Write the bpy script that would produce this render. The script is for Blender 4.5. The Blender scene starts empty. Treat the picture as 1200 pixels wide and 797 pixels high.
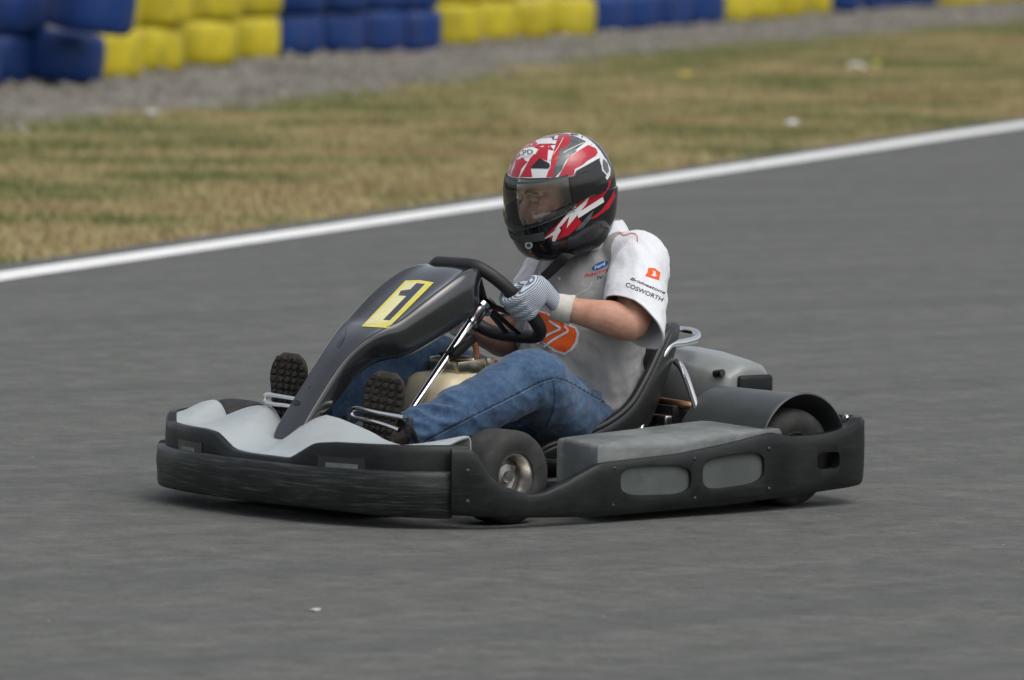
import bpy, bmesh, math, random
import numpy as np
from mathutils import Vector, Matrix, noise
from mathutils.bvhtree import BVHTree
R=math.radians
random.seed(7)
scene=bpy.context.scene; COL=scene.collection

# ------------------------------------------------------------------ camera (measured from the photo's perspective)
CX,CY,CH,YAW,PIT,ROLL=13.3696,14.8657,1.86,3.9794,-0.0703,0.018
F=8200.0
CP=Vector((CX,CY,CH))
FW=Vector((math.cos(PIT)*math.cos(YAW),math.cos(PIT)*math.sin(YAW),math.sin(PIT)))
_r=Vector((math.sin(YAW),-math.cos(YAW),0)); _u=_r.cross(FW)
RV=_r*math.cos(ROLL)+_u*math.sin(ROLL); UV=_u*math.cos(ROLL)-_r*math.sin(ROLL)
def ray(px,py): return (FW+RV*((px-600)/F)-UV*((py-398.5)/F)).normalized()
def at(px,py,**k):
    d=ray(px,py); (a,v),=k.items(); i='xyz'.index(a)
    return CP+d*((v-CP[i])/d[i])

# ------------------------------------------------------------------ materials
def nt(m): return m.node_tree.nodes,m.node_tree.links
def new_mat(name):
    m=bpy.data.materials.new(name); m.use_nodes=True
    return m
def P(m): return m.node_tree.nodes['Principled BSDF']
def coords(m,scale=(1,1,1),rot=(0,0,0)):
    n,l=nt(m); t=n.new('ShaderNodeTexCoord'); mp=n.new('ShaderNodeMapping')
    mp.inputs['Scale'].default_value=scale; mp.inputs['Rotation'].default_value=rot
    l.new(t.outputs['Object'],mp.inputs['Vector']); return mp.outputs['Vector']
def noise_tex(m,scale,detail=4,vec=None,rough=.6,dist=0):
    n,l=nt(m); t=n.new('ShaderNodeTexNoise'); t.inputs['Scale'].default_value=scale
    t.inputs['Detail'].default_value=detail; t.inputs['Roughness'].default_value=rough; t.inputs['Distortion'].default_value=dist
    if vec is not None: l.new(vec,t.inputs['Vector'])
    return t.outputs['Fac']
def ramp(m,fac,stops):
    n,l=nt(m); r=n.new('ShaderNodeValToRGB'); e=r.color_ramp.elements
    while len(e)<len(stops): e.new(.5)
    for el,(p,c) in zip(e,stops):
        el.position=p; el.color=(c[0],c[1],c[2],1) if hasattr(c,'__len__') else (c,c,c,1)
    l.new(fac,r.inputs['Fac']); return r.outputs['Color']
def mixc(m,fac,a,b,mode='MIX'):
    n,l=nt(m); x=n.new('ShaderNodeMix'); x.data_type='RGBA'; x.blend_type=mode
    for s,v in ((0,fac),(6,a),(7,b)):
        if hasattr(v,'is_output') or hasattr(v,'links'): l.new(v,x.inputs[s])
        elif s==0: x.inputs[0].default_value=v
        else: x.inputs[s].default_value=(v[0],v[1],v[2],1)
    return x.outputs[2]
def math_(m,op,a,b=None,c=None,clamp=False):
    n,l=nt(m); x=n.new('ShaderNodeMath'); x.operation=op; x.use_clamp=clamp
    for i,v in enumerate((a,b,c)):
        if v is None: continue
        if hasattr(v,'links'): l.new(v,x.inputs[i])
        else: x.inputs[i].default_value=v
    return x.outputs[0]
def bump(m,h,strength=.3,dist=.002):
    n,l=nt(m); b=n.new('ShaderNodeBump'); b.inputs['Strength'].default_value=strength; b.inputs['Distance'].default_value=dist
    l.new(h,b.inputs['Height']); l.new(b.outputs['Normal'],P(m).inputs['Normal'])
def setc(m,c): 
    n,l=nt(m)
    if hasattr(c,'links'): l.new(c,P(m).inputs['Base Color'])
    else: P(m).inputs['Base Color'].default_value=(*c,1)
def setr(m,c):
    n,l=nt(m)
    if hasattr(c,'links'): l.new(c,P(m).inputs['Roughness'])
    else: P(m).inputs['Roughness'].default_value=c
def simple(name,col,rough=.5,metal=0,var=.15,scale=30,bmp=0,bscale=120,spec=.5,coat=0):
    m=new_mat(name); v=coords(m)
    f=noise_tex(m,scale,5,v)
    a=tuple(c*(1-var) for c in col); b=tuple(min(1,c*(1+var)) for c in col)
    setc(m,ramp(m,f,[(.3,a),(.7,b)])); setr(m,rough); P(m).inputs['Metallic'].default_value=metal
    P(m).inputs['Specular IOR Level'].default_value=spec
    if coat: P(m).inputs['Coat Weight'].default_value=coat; P(m).inputs['Coat Roughness'].default_value=.08
    if bmp: bump(m,noise_tex(m,bscale,4,v),bmp)
    return m
def worn_plastic(name,col,dust,rough=.45,stretch=(3,3,26),amt=.45,dw=1.0):
    m=new_mat(name); v=coords(m); vs=coords(m,stretch)
    f1=noise_tex(m,3.2,6,vs,.68,.4); f2=noise_tex(m,6,6,v,.65)
    f3=noise_tex(m,90,3,v)
    s=ramp(m,f1,[(.50,0),(.72,1)]); d=ramp(m,f2,[(.42,0),(.75,1)])
    k=math_(m,'MULTIPLY',math_(m,'ADD',s,math_(m,'MULTIPLY',d,dw),clamp=True),amt)
    c=mixc(m,k,col,dust)
    sc=noise_tex(m,5,8,coords(m,(2,2,60)),.8,.2)
    c=mixc(m,math_(m,'MULTIPLY',ramp(m,sc,[(.62,0),(.68,1)]),amt*.8),c,tuple(min(1,x*1.6) for x in dust))
    setc(m,c); setr(m,ramp(m,f2,[(.3,rough-.1),(.7,rough+.15)]))
    h=math_(m,'ADD',math_(m,'MULTIPLY',f1,.6),math_(m,'MULTIPLY',f3,.25)); P(m).inputs['Specular IOR Level'].default_value=.30
    bump(m,h,.25,.002); return m
M={}
M['black']=worn_plastic('black_worn_plastic',(.0055,.0072,.007),(.036,.041,.039),.40,amt=.3)
M['bumper']=worn_plastic('scuffed_bumper_plastic',(.0095,.0115,.011),(.12,.128,.124),.36,(2.2,2.2,48),.5,.25)
M['panel']=simple('satin_black_panel',(.012,.0135,.0145),.19,var=.12,scale=25,bmp=.04,bscale=60,coat=1.0)
M['nose']=worn_plastic('pale_grey_plastic',(.36,.395,.405),(.25,.265,.262),.42,(1,1,1.5),.65)
M['podgrey']=worn_plastic('mid_grey_plastic',(.125,.138,.133),(.25,.265,.255),.42,(3,3,6),.6)
M['covergrey']=simple('smooth_grey_cover',(.21,.225,.22),.3,var=.1,scale=12)
M['rubber']=worn_plastic('tyre_rubber',(.024,.024,.023),(.075,.073,.07),.72,(5,5,5),.55,.8)
M['grip']=simple('wheel_grip',(.014,.014,.015),.55,var=.2,bmp=.2,bscale=260)
M['window']=worn_plastic('dark_grey_window',(.072,.084,.08),(.12,.13,.125),.45,(2,2,4),.6)
M['chrome']=simple('chrome',(.86,.86,.85),.14,1,var=.06)
M['steel']=simple('dull_steel',(.42,.41,.40),.33,1,var=.2)
M['alloy']=simple('alloy_rim',(.55,.53,.5),.3,1,var=.2,scale=60)
M['darkmetal']=simple('dark_metal',(.05,.05,.052),.42,.7,var=.3)
M['seat']=simple('seat_shell',(.013,.014,.014),.42,var=.25,scale=20,bmp=.08)
M['tank']=simple('cream_tank_plastic',(.74,.64,.43),.4,var=.08,scale=9)
P(M['tank']).inputs['Subsurface Weight'].default_value=.15; P(M['tank']).inputs['Subsurface Radius'].default_value=(.03,.02,.01)
M['brass']=simple('dull_bracket_metal',(.55,.50,.40),.3,1,var=.25)
M['redcap']=simple('red_plastic',(.5,.02,.03),.35)
M['hose']=simple('brown_hose',(.32,.13,.06),.5)
M['copper']=simple('copper_pipe',(.45,.25,.13),.4,1,var=.3)
M['decalyellow']=simple('yellow_sticker',(.80,.68,.05),.22,var=.05,coat=1)
M['paleyellow']=simple('pale_yellow_sticker',(.80,.76,.36),.22,var=.08,coat=1)  # paler yellow for the field inside the number sticker's frame
M['decalblack']=simple('black_print',(.016,.016,.018),.24,var=.1,coat=1)
M['white_sticker']=simple('white_sticker',(.7,.72,.7),.35,var=.04)
# clothes
def cloth(name,col,var=.06,weave=900,b=.25):
    m=new_mat(name); v=coords(m); f=noise_tex(m,14,5,v); f2=noise_tex(m,weave,2,v)
    setc(m,ramp(m,f,[(.3,tuple(c*(1-var) for c in col)),(.7,tuple(min(1,c*(1+var)) for c in col))]))
    setr(m,.85); P(m).inputs['Sheen Weight'].default_value=.15; P(m).inputs['Specular IOR Level'].default_value=.25
    h=math_(m,'ADD',math_(m,'MULTIPLY',f2,.25),noise_tex(m,38,4,v,.6,.4)); bump(m,h,b,.004); return m
M['white']=cloth('white_cotton',(.62,.63,.66))
M['grey']=cloth('grey_cotton',(.40,.40,.41))
M['cuff']=cloth('offwhite_knit',(.55,.53,.47),.1,500,.5)
M['orange']=cloth('orange_print',(.72,.10,.012),.05)
M['redtrim']=cloth('red_trim',(.55,.11,.05),.05)
M['blueprint']=cloth('blue_print',(.015,.10,.28),.1)
M['redprint']=cloth('red_print',(.55,.04,.05),.1)
M['blackprint']=cloth('black_thread',(.02,.02,.025),.1)
M['strap']=cloth('black_webbing',(.01,.01,.011),.2)
m=M['shirt']=new_mat('shirt_cotton')
def shirt_mat(m):
    n,l=nt(m); t=n.new('ShaderNodeTexCoord'); s=n.new('ShaderNodeSeparateXYZ'); l.new(t.outputs['Object'],s.inputs[0])
    ay=math_(m,'ABSOLUTE',s.outputs['Y'])
    # sleeve: beyond the armhole seam;  x*nx+|y|*ny+z*nz > d
    nx,ny,nz=.22,.93,.35
    e=math_(m,'ADD',math_(m,'ADD',math_(m,'MULTIPLY',s.outputs['X'],nx),math_(m,'MULTIPLY',ay,ny)),math_(m,'MULTIPLY',s.outputs['Z'],nz))
    d=nx*-.30+ny*.168+nz*.66
    k1=math_(m,'MULTIPLY',math_(m,'SUBTRACT',e,d),1500,clamp=True)
    # shoulder yoke and back
    e2=math_(m,'ADD',math_(m,'MULTIPLY',s.outputs['X'],-.75),math_(m,'MULTIPLY',s.outputs['Z'],.66))
    d2=-.75*-.335+.66*.745
    k2=math_(m,'MULTIPLY',math_(m,'SUBTRACT',e2,d2),1500,clamp=True)
    k=math_(m,'MAXIMUM',k1,k2)
    v=t.outputs['Object']
    f=noise_tex(m,14,5,v); g=ramp(m,f,[(.3,.94),(.7,1.05)])
    c=mixc(m,k,(.315,.31,.305),(.68,.69,.715)); c=mixc(m,1.0,c,g,'MULTIPLY')
    setc(m,c); setr(m,.85); P(m).inputs['Sheen Weight'].default_value=.15; P(m).inputs['Specular IOR Level'].default_value=.2
    h=math_(m,'ADD',math_(m,'MULTIPLY',noise_tex(m,900,2,v),.2),noise_tex(m,24,4,v,.5,1.2)); bump(m,h,.38,.007)
shirt_mat(m)
m=M['denim']=new_mat('blue_denim')
def denim(m):
    v=coords(m); f=noise_tex(m,5,6,v,.6,.3); f2=noise_tex(m,60,4,v,.7); f3=noise_tex(m,420,2,coords(m,(1,1,3),(.3,.5,.2)))
    c=ramp(m,f,[(.3,(.019,.046,.105)),(.52,(.038,.082,.162)),(.72,(.105,.175,.28))])
    c=mixc(m,math_(m,'MULTIPLY',ramp(m,f2,[(.4,0),(.75,1)]),.35),c,(.17,.26,.35))
    c=mixc(m,math_(m,'MULTIPLY',f3,.35),c,(.03,.065,.11))
    setc(m,c); setr(m,.9); P(m).inputs['Sheen Weight'].default_value=.2; P(m).inputs['Specular IOR Level'].default_value=.2
    h=math_(m,'ADD',math_(m,'MULTIPLY',f3,.2),noise_tex(m,34,5,v,.6,.9)); bump(m,h,.4,.006)
denim(m)
M['denimdark']=simple('denim_seam',(.02,.04,.085),.9,var=.3,scale=90)
M['thread']=simple('denim_thread',(.14,.2,.29),.9,var=.3,scale=160)
m=M['skin']=new_mat('skin')
def skin(m):
    v=coords(m); f=noise_tex(m,22,5,v,.6); f2=noise_tex(m,160,3,v)
    c=ramp(m,f,[(.3,(.40,.185,.115)),(.5,(.50,.265,.18)),(.72,(.55,.31,.215))])
    c=mixc(m,math_(m,'MULTIPLY',ramp(m,f2,[(.5,0),(.8,1)]),.25),c,(.36,.14,.09))
    setc(m,c); setr(m,.5); P(m).inputs['Subsurface Weight'].default_value=.12; P(m).inputs['Subsurface Radius'].default_value=(.012,.005,.003)
    bump(m,f2,.12,.001)
skin(m)
m=M['glove']=new_mat('striped_knit_glove')
def glove_mat(m):
    v=coords(m); n,l=nt(m)
    vs=coords(m,(1,1,1),(R(20),R(-28),R(-35)))
    w=n.new('ShaderNodeTexWave'); w.bands_direction='Z'; w.inputs['Scale'].default_value=62; w.inputs['Distortion'].default_value=2.4; w.inputs['Detail'].default_value=2; w.inputs['Detail Scale'].default_value=.5
    l.new(vs,w.inputs['Vector'])
    w2=n.new('ShaderNodeTexWave'); w2.bands_direction='X'; w2.inputs['Scale'].default_value=120; w2.inputs['Distortion'].default_value=1.5; l.new(vs,w2.inputs['Vector'])
    a=ramp(m,w.outputs['Fac'],[(.30,(.07,.115,.19)),(.52,(.55,.57,.58))])
    a=mixc(m,math_(m,'MULTIPLY',w2.outputs['Fac'],.25),a,(.2,.25,.33))
    setc(m,a); setr(m,.9); bump(m,math_(m,'ADD',w.outputs['Fac'],w2.outputs['Fac']),.4,.002)
glove_mat(m)
M['shoe']=simple('dark_leather',(.03,.02,.014),.5,var=.4,scale=40,bmp=.2)
M['sole']=simple('dirty_sole_rubber',(.032,.025,.016),.85,var=.8,scale=35,bmp=.3)
M['lug']=simple('black_sole_lug',(.013,.0125,.011),.75,var=.6,scale=70)
M['eye']=simple('eye_white',(.33,.30,.28),.3,var=.05); M['iris']=simple('eye_iris',(.05,.06,.07),.2)
# helmet paints
M['hblack']=simple('helmet_black',(.009,.009,.010),.12,var=.1,coat=.3)
M['hred']=simple('helmet_red',(.42,.008,.022),.16,var=.12,scale=18,coat=.3)
M['hwhite']=simple('helmet_white',(.66,.66,.66),.18,var=.05,coat=.3)
M['hgrey']=simple('helmet_grey',(.085,.095,.10),.2,var=.35,scale=60,coat=.3)
M['liner']=simple('helmet_liner',(.06,.06,.062),.9)
m=M['visor']=new_mat('clear_visor')
def visor(m):
    n,l=nt(m); o=n['Material Output']; n.remove(n['Principled BSDF'])
    tr=n.new('ShaderNodeBsdfTransparent'); tr.inputs[0].default_value=(.965,.975,.975,1)
    g=n.new('ShaderNodeBsdfGlossy'); g.inputs['Roughness'].default_value=.06
    fr=n.new('ShaderNodeFresnel'); fr.inputs['IOR'].default_value=1.45
    f=math_(m,'ADD',fr.outputs[0],.06,clamp=True)
    x=n.new('ShaderNodeMixShader'); l.new(f,x.inputs[0]); l.new(tr.outputs[0],x.inputs[1]); l.new(g.outputs[0],x.inputs[2]); l.new(x.outputs[0],o.inputs[0])
visor(m)

# ------------------------------------------------------------------ ground materials
ALONG=Vector((-.852,-.523,0)); ANG=math.atan2(ALONG.y,ALONG.x)     # direction of the track's edge line
m=M['asphalt']=new_mat('worn_asphalt')
def asphalt(m):
    v=coords(m); vr=coords(m,(1,9,1),(0,0,-ANG)); vk=coords(m,(1.2,8,1),(0,0,-R(-6)))
    big=noise_tex(m,.35,4,vr,.5); big2=noise_tex(m,.8,5,v,.6); st=noise_tex(m,2.2,5,vk,.65)
    fine=noise_tex(m,7,8,v,.85); fine2=noise_tex(m,60,3,v,.7)
    c=ramp(m,fine,[(.34,(.060,.062,.055)),(.5,(.102,.105,.095)),(.66,(.150,.152,.138))])
    c=mixc(m,math_(m,'MULTIPLY',ramp(m,fine2,[(.52,0),(.7,1)]),.45),c,(.19,.192,.18))
    c=mixc(m,math_(m,'MULTIPLY',ramp(m,big,[(.42,0),(.66,1)]),.45),c,(.066,.069,.065))
    c=mixc(m,math_(m,'MULTIPLY',ramp(m,st,[(.45,0),(.75,1)]),.18),c,(.07,.073,.069))
    c=mixc(m,math_(m,'MULTIPLY',ramp(m,big2,[(.45,0),(.75,1)]),.16),c,(.128,.130,.120))
    setc(m,c); setr(m,.85); P(m).inputs['Specular IOR Level'].default_value=.3
    bump(m,math_(m,'ADD',fine,fine2),.5,.006)
asphalt(m)
m=M['paint']=new_mat('white_line_paint')
def paint(m):
    v=coords(m); f=noise_tex(m,6,6,v,.7); w=ramp(m,f,[(.30,(.50,.50,.48)),(.46,(.76,.76,.74)),(.8,(.82,.82,.80))]); g=noise_tex(m,17,7,v,.8); setc(m,mixc(m,math_(m,'MULTIPLY',ramp(m,g,[(.58,0),(.68,1)]),.5),w,(.25,.25,.24))); setr(m,.7)
paint(m)
m=M['verge']=new_mat('dry_turf_soil')
def verge(m):
    v=coords(m); va=coords(m,(.75,1.15,1),(0,0,-ANG))
    f=noise_tex(m,.6,6,va,.62,.5); f2=noise_tex(m,5,5,v,.7)
    n_,l_=nt(m); sp=n_.new('ShaderNodeSeparateXYZ'); l_.new(v,sp.inputs[0])
    dist=math_(m,'ADD',math_(m,'MULTIPLY',sp.outputs['X'],.515),math_(m,'MULTIPLY',sp.outputs['Y'],-.857)); dist=math_(m,'SUBTRACT',dist,4.8)
    f=math_(m,'ADD',f,math_(m,'SUBTRACT',.045,math_(m,'MULTIPLY',math_(m,'DIVIDE',dist,9.0,clamp=True),.095)))
    c=ramp(m,f,[(.36,(.10,.135,.045)),(.46,(.18,.175,.075)),(.55,(.33,.275,.145)),(.66,(.23,.165,.085))])
    c=mixc(m,math_(m,'MULTIPLY',f2,.5),c,(.20,.185,.08)); setc(m,c); setr(m,.95); bump(m,f2,.6,.03)
verge(m)
m=M['gravel']=new_mat('grey_gravel')
def gravel(m):
    v=coords(m); f=noise_tex(m,3.2,7,v,.85); f2=noise_tex(m,.45,7,v,.75)
    n,l=nt(m); vo=n.new('ShaderNodeTexVoronoi'); vo.inputs['Scale'].default_value=11; l.new(v,vo.inputs['Vector'])
    c=ramp(m,f,[(.30,(.075,.068,.055)),(.5,(.20,.182,.15)),(.70,(.36,.335,.285))])
    c=mixc(m,math_(m,'MULTIPLY',ramp(m,f2,[(.42,0),(.6,1)]),.55),c,(.10,.095,.078))
    setc(m,c); setr(m,.95); bump(m,math_(m,'ADD',f,vo.outputs['Distance']),.8,.04)
gravel(m)
m=M['grass']=new_mat('grass_blades')
def grassm(m):
    v=coords(m); va=coords(m,(.75,1.15,1),(0,0,-ANG)); n,l=nt(m)
    f=noise_tex(m,.6,6,va,.62,.5); oi=noise_tex(m,9,2,v)
    n_,l_=nt(m); sp=n_.new('ShaderNodeSeparateXYZ'); l_.new(v,sp.inputs[0])
    dist=math_(m,'ADD',math_(m,'MULTIPLY',sp.outputs['X'],.515),math_(m,'MULTIPLY',sp.outputs['Y'],-.857)); dist=math_(m,'SUBTRACT',dist,4.8)
    f=math_(m,'ADD',f,math_(m,'SUBTRACT',.045,math_(m,'MULTIPLY',math_(m,'DIVIDE',dist,9.0,clamp=True),.095)))
    c=ramp(m,f,[(.36,(.105,.15,.05)),(.46,(.20,.20,.08)),(.55,(.42,.345,.185)),(.66,(.27,.19,.10))])
    c=mixc(m,math_(m,'MULTIPLY',ramp(m,oi,[(.42,0),(.7,1)]),.45),c,(.42,.36,.19)); setc(m,c); setr(m,.8)
    P(m).inputs['Specular IOR Level'].default_value=.2
grassm(m)
def tyre_paint(name,col):
    m=new_mat(name); v=coords(m); f=noise_tex(m,2.2,6,v,.65); f2=noise_tex(m,9,5,coords(m,(1,1,.35)),.7)
    c=ramp(m,f,[(.3,tuple(x*.72 for x in col)),(.6,col),(.8,tuple(min(1,x*1.2+.004) for x in col))])
    c=mixc(m,math_(m,'MULTIPLY',ramp(m,f2,[(.52,0),(.72,1)]),.45),c,(.07,.063,.055)); setc(m,c); setr(m,.5); P(m).inputs['Specular IOR Level'].default_value=.3; bump(m,f2,.25,.01); return m
M['grit']=simple('stone_grit',(.19,.185,.165),.9,var=.4,scale=3)
M['bluetyre']=tyre_paint('blue_paint',(.006,.036,.165)); M['yellowtyre']=tyre_paint('yellow_paint',(.52,.43,.022))

# ------------------------------------------------------------------ mesh helpers
def link(name,me,mats,parent=None):
    o=bpy.data.objects.new(name,me); COL.objects.link(o)
    if not isinstance(mats,(list,tuple)): mats=[mats]
    ix=[p.material_index for p in me.polygons]; me.materials.clear()
    for x in mats: me.materials.append(x)
    if len(mats)>1: me.polygons.foreach_set('material_index',ix)
    if parent: o.parent=parent
    return o
def smooth(me,ang=40):
    for p in me.polygons: p.use_smooth=True
    try: me.set_sharp_from_angle(angle=R(ang))
    except Exception: pass
def bm_mesh(name,bm,ang=40):
    bmesh.ops.recalc_face_normals(bm,faces=bm.faces[:])
    me=bpy.data.meshes.new(name); bm.to_mesh(me); bm.free(); smooth(me,ang); return me
def apply(me,mods,ang=40):
    """mods: list of (type, {props}); returns a new evaluated mesh"""
    o=bpy.data.objects.new('tmp',me); COL.objects.link(o)
    for t,pr in mods:
        md=o.modifiers.new(t,t)
        for k,v in pr.items(): setattr(md,k,v)
    dg=bpy.context.evaluated_depsgraph_get(); dg.update()
    r=bpy.data.meshes.new_from_object(o.evaluated_get(dg))
    bpy.data.objects.remove(o); smooth(r,ang); return r
def obj(name,bm,mat,parent=None,bev=0,seg=2,ang=40,mods=None):
    me=bm_mesh(name,bm,ang)
    ml=list(mods or [])
    if bev: ml.append(('BEVEL',dict(width=bev,segments=seg,limit_method='ANGLE',angle_limit=R(30))))
    if ml: me=apply(me,ml,ang)
    me.name=name
    return link(name,me,mat,parent)
def box(bm,c,s,rot=None,mi=0):
    m=Matrix.Translation(c)@(rot.to_4x4() if rot else Matrix())@Matrix.Diagonal((*s,1))
    r=bmesh.ops.create_cube(bm,size=1,matrix=m)
    for v in r['verts']:
        for f in v.link_faces: f.material_index=mi
    return r['verts']
def catmull(pts,n):
    if n<=1: return [Vector(p) for p in pts]
    pts=[Vector(p) for p in pts]; out=[]
    for i in range(len(pts)-1):
        p0=pts[i-1] if i else pts[0]*2-pts[1]; p1,p2=pts[i],pts[i+1]
        p3=pts[i+2] if i+2<len(pts) else pts[-1]*2-pts[-2]
        for k in range(n):
            t=k/n
            out.append(.5*((2*p1)+(p2-p0)*t+(2*p0-5*p1+4*p2-p3)*t*t+(3*p1-p0-3*p2+p3)*t**3))
    out.append(pts[-1]); return out
def tube(bm,pts,rad,seg=14,n=1,side=None,cap='flat',closed=False,mi=0):
    """sweep; rad: number or list of numbers / (a,b) pairs (a along side, b across)"""
    if not isinstance(rad,(list,tuple)): rad=[rad]*len(pts)
    rr=[Vector((*(r if isinstance(r,(list,tuple)) else (r,r)),0)) for r in rad]
    P_=catmull(pts,n); Rr=catmull(rr,n)
    if cap=='round':
        def hemi(p,d,r):
            return [(p+d*(min(r[0],r[1])*math.sin(a)),r*max(math.cos(a),.05)) for a in (R(25),R(50),R(72),R(88))]
        d0=(P_[0]-P_[1]).normalized(); d1=(P_[-1]-P_[-2]).normalized()
        s=hemi(P_[0],d0,Rr[0])[::-1]; e=hemi(P_[-1],d1,Rr[-1])
        P_=[x[0] for x in s]+P_+[x[0] for x in e]; Rr=[x[1] for x in s]+Rr+[x[1] for x in e]
    N=len(P_); rings=[]; ref=None
    for i in range(N):
        if closed: t=P_[(i+1)%N]-P_[i-1]
        else: t=P_[min(i+1,N-1)]-P_[max(i-1,0)]
        t.normalize()
        if side is not None: a=Vector(side)-t*t.dot(Vector(side))
        elif ref is None: a=t.orthogonal()
        else: a=ref-t*t.dot(ref)
        a.normalize(); ref=a; b=t.cross(a)
        rings.append([bm.verts.new(P_[i]+a*(Rr[i][0]*math.cos(2*math.pi*k/seg))+b*(Rr[i][1]*math.sin(2*math.pi*k/seg))) for k in range(seg)])
    fs=[]
    for i in range(N if closed else N-1):
        A,B=rings[i],rings[(i+1)%N]
        for k in range(seg): fs.append(bm.faces.new((A[k],A[(k+1)%seg],B[(k+1)%seg],B[k])))
    if not closed: fs.append(bm.faces.new(rings[0][::-1])); fs.append(bm.faces.new(rings[-1]))
    for f in fs: f.material_index=mi
    return rings
def ell(bm,c,r,rot=None,seg=20):
    m=Matrix.Translation(c)@(rot.to_4x4() if rot else Matrix())@Matrix.Diagonal((*r,1))
    bmesh.ops.create_uvsphere(bm,u_segments=seg,v_segments=seg*2//3,radius=1,matrix=m)
def lathe(bm,prof,c,axis='Y',seg=40,mi=0,close=False,rot=None):
    """prof: list of (radius, along axis)"""
    rings=[]; c=Vector(c)
    for r,h in prof:
        ring=[]
        for k in range(seg):
            a=2*math.pi*k/seg; u,v=r*math.cos(a),r*math.sin(a)
            p=Vector((u,h,v)) if axis=='Y' else Vector((u,v,h)) if axis=='Z' else Vector((h,u,v))
            if rot: p=rot@p
            ring.append(bm.verts.new(c+p))
        rings.append(ring)
    n=len(rings)
    for i in range(n if close else n-1):
        A,B=rings[i],rings[(i+1)%n]
        for k in range(seg):
            f=bm.faces.new((A[k],A[(k+1)%seg],B[(k+1)%seg],B[k])); f.material_index=mi
    return rings
def loft(bm,secs,closed_sec=True,cap=True,mi=0):
    rings=[[bm.verts.new(p) for p in s] for s in secs]; m=len(rings[0])
    for A,B in zip(rings,rings[1:]):
        for k in range(m if closed_sec else m-1):
            f=bm.faces.new((A[k],A[(k+1)%m],B[(k+1)%m],B[k])); f.material_index=mi
    if cap and closed_sec:
        bm.faces.new(rings[0][::-1]).material_index=mi; bm.faces.new(rings[-1]).material_index=mi
    return rings
def lerp1(x,table):
    xs=[a for a,_ in table]; ys=[b for _,b in table]
    return float(np.interp(x,xs,ys))
def smooth1(x,table,h=.03):
    return sum(lerp1(x+h*k/3,table) for k in (-3,-2,-1,0,1,2,3))/7
def thing(name,label,cat,loc=(0,0,0),group=None):
    o=bpy.data.objects.new(name,None); COL.objects.link(o); o.location=loc; o.empty_display_size=.1
    o['label']=label; o['category']=cat
    if group: o['group']=group
    return o
def tag(o,label,cat,group=None):
    o['label']=label; o['category']=cat
    if group: o['group']=group
    return o
def mirrored(me):
    bm=bmesh.new(); bm.from_mesh(me)
    for v in bm.verts: v.co.y=-v.co.y
    bmesh.ops.reverse_faces(bm,faces=bm.faces[:]); r=bpy.data.meshes.new(me.name); bm.to_mesh(r); bm.free(); smooth(r); return r
def bvh_of(me):
    return BVHTree.FromPolygons([v.co.copy() for v in me.vertices],[list(p.vertices) for p in me.polygons])

# ---- prints: flat outlines traced in photo pixels, laid onto the surface they are printed on
def cut_grid(bm,g):
    for ax in (0,1):
        vs=[v.co[ax] for v in bm.verts]; lo,hi=min(vs),max(vs); x=math.ceil(lo/g)*g
        while x<hi:
            no=Vector((1,0,0)) if ax==0 else Vector((0,1,0))
            bmesh.ops.bisect_plane(bm,geom=bm.verts[:]+bm.edges[:]+bm.faces[:],plane_co=no*x,plane_no=no); x+=g
def poly_bm(polys):
    bm=bmesh.new()
    for p in polys: bm.faces.new([bm.verts.new((x,y,0)) for x,y in p])
    bm.normal_update(); bmesh.ops.triangulate(bm,faces=bm.faces[:]); return bm
def text_bm(s,center,along,height,up=None,shear=0):
    """text laid with its centre at a photo pixel, reading along `along` (px vector for its full length)"""
    cu=bpy.data.curves.new('t','FONT'); cu.body=s; cu.align_x='CENTER'; cu.align_y='CENTER'; cu.shear=shear; cu.resolution_u=3; cu.offset=.018
    o=bpy.data.objects.new('t',cu); COL.objects.link(o)
    dg=bpy.context.evaluated_depsgraph_get(); dg.update()
    me=bpy.data.meshes.new_from_object(o.evaluated_get(dg)); bpy.data.objects.remove(o)
    xs=[v.co.x for v in me.vertices]; ys=[v.co.y for v in me.vertices]
    w=max(xs)-min(xs); h=max(ys)-min(ys); mx=(max(xs)+min(xs))/2; my=(max(ys)+min(ys))/2
    a=Vector((*along,0)); 
    if up is None: u=Vector((a.y,-a.x,0)).normalized()
    else: u=Vector((*up,0)).normalized()
    for v in me.vertices:
        q=Vector((*center,0))+a*((v.co.x-mx)/w)+u*((v.co.y-my)/h*height); v.co=q
    bm=bmesh.new(); bm.from_mesh(me); bm.normal_update(); bmesh.ops.triangulate(bm,faces=bm.faces[:]); return bm
def lay(bm,bvh,off,g=4):
    """-> (verts, faces) on the surface"""
    cut_grid(bm,g); bm.verts.index_update(); bm.verts.ensure_lookup_table(); V=[];ok=[]
    for v in bm.verts:
        d=ray(v.co.x,v.co.y); h=bvh.ray_cast(CP,d)
        if h[0] is None: V.append(Vector((0,0,0))); ok.append(False); continue
        n=h[1]; n=n if n.dot(d)<0 else -n
        V.append(h[0]+n*off); ok.append(True)
    Fs=[[v.index for v in f.verts] for f in bm.faces]
    Fs=[f for f in Fs if all(ok[i] for i in f) and max((V[f[0]]-V[i]).length for i in f)<.06]
    bm.free(); return V,Fs
def add_vf(bm,V,Fs,mi):
    used={}
    for f in Fs:
        vs=[]
        for i in f:
            if i not in used: used[i]=bm.verts.new(V[i])
            vs.append(used[i])
        try: fc=bm.faces.new(vs); fc.material_index=mi; fc.smooth=True
        except ValueError: pass
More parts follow.
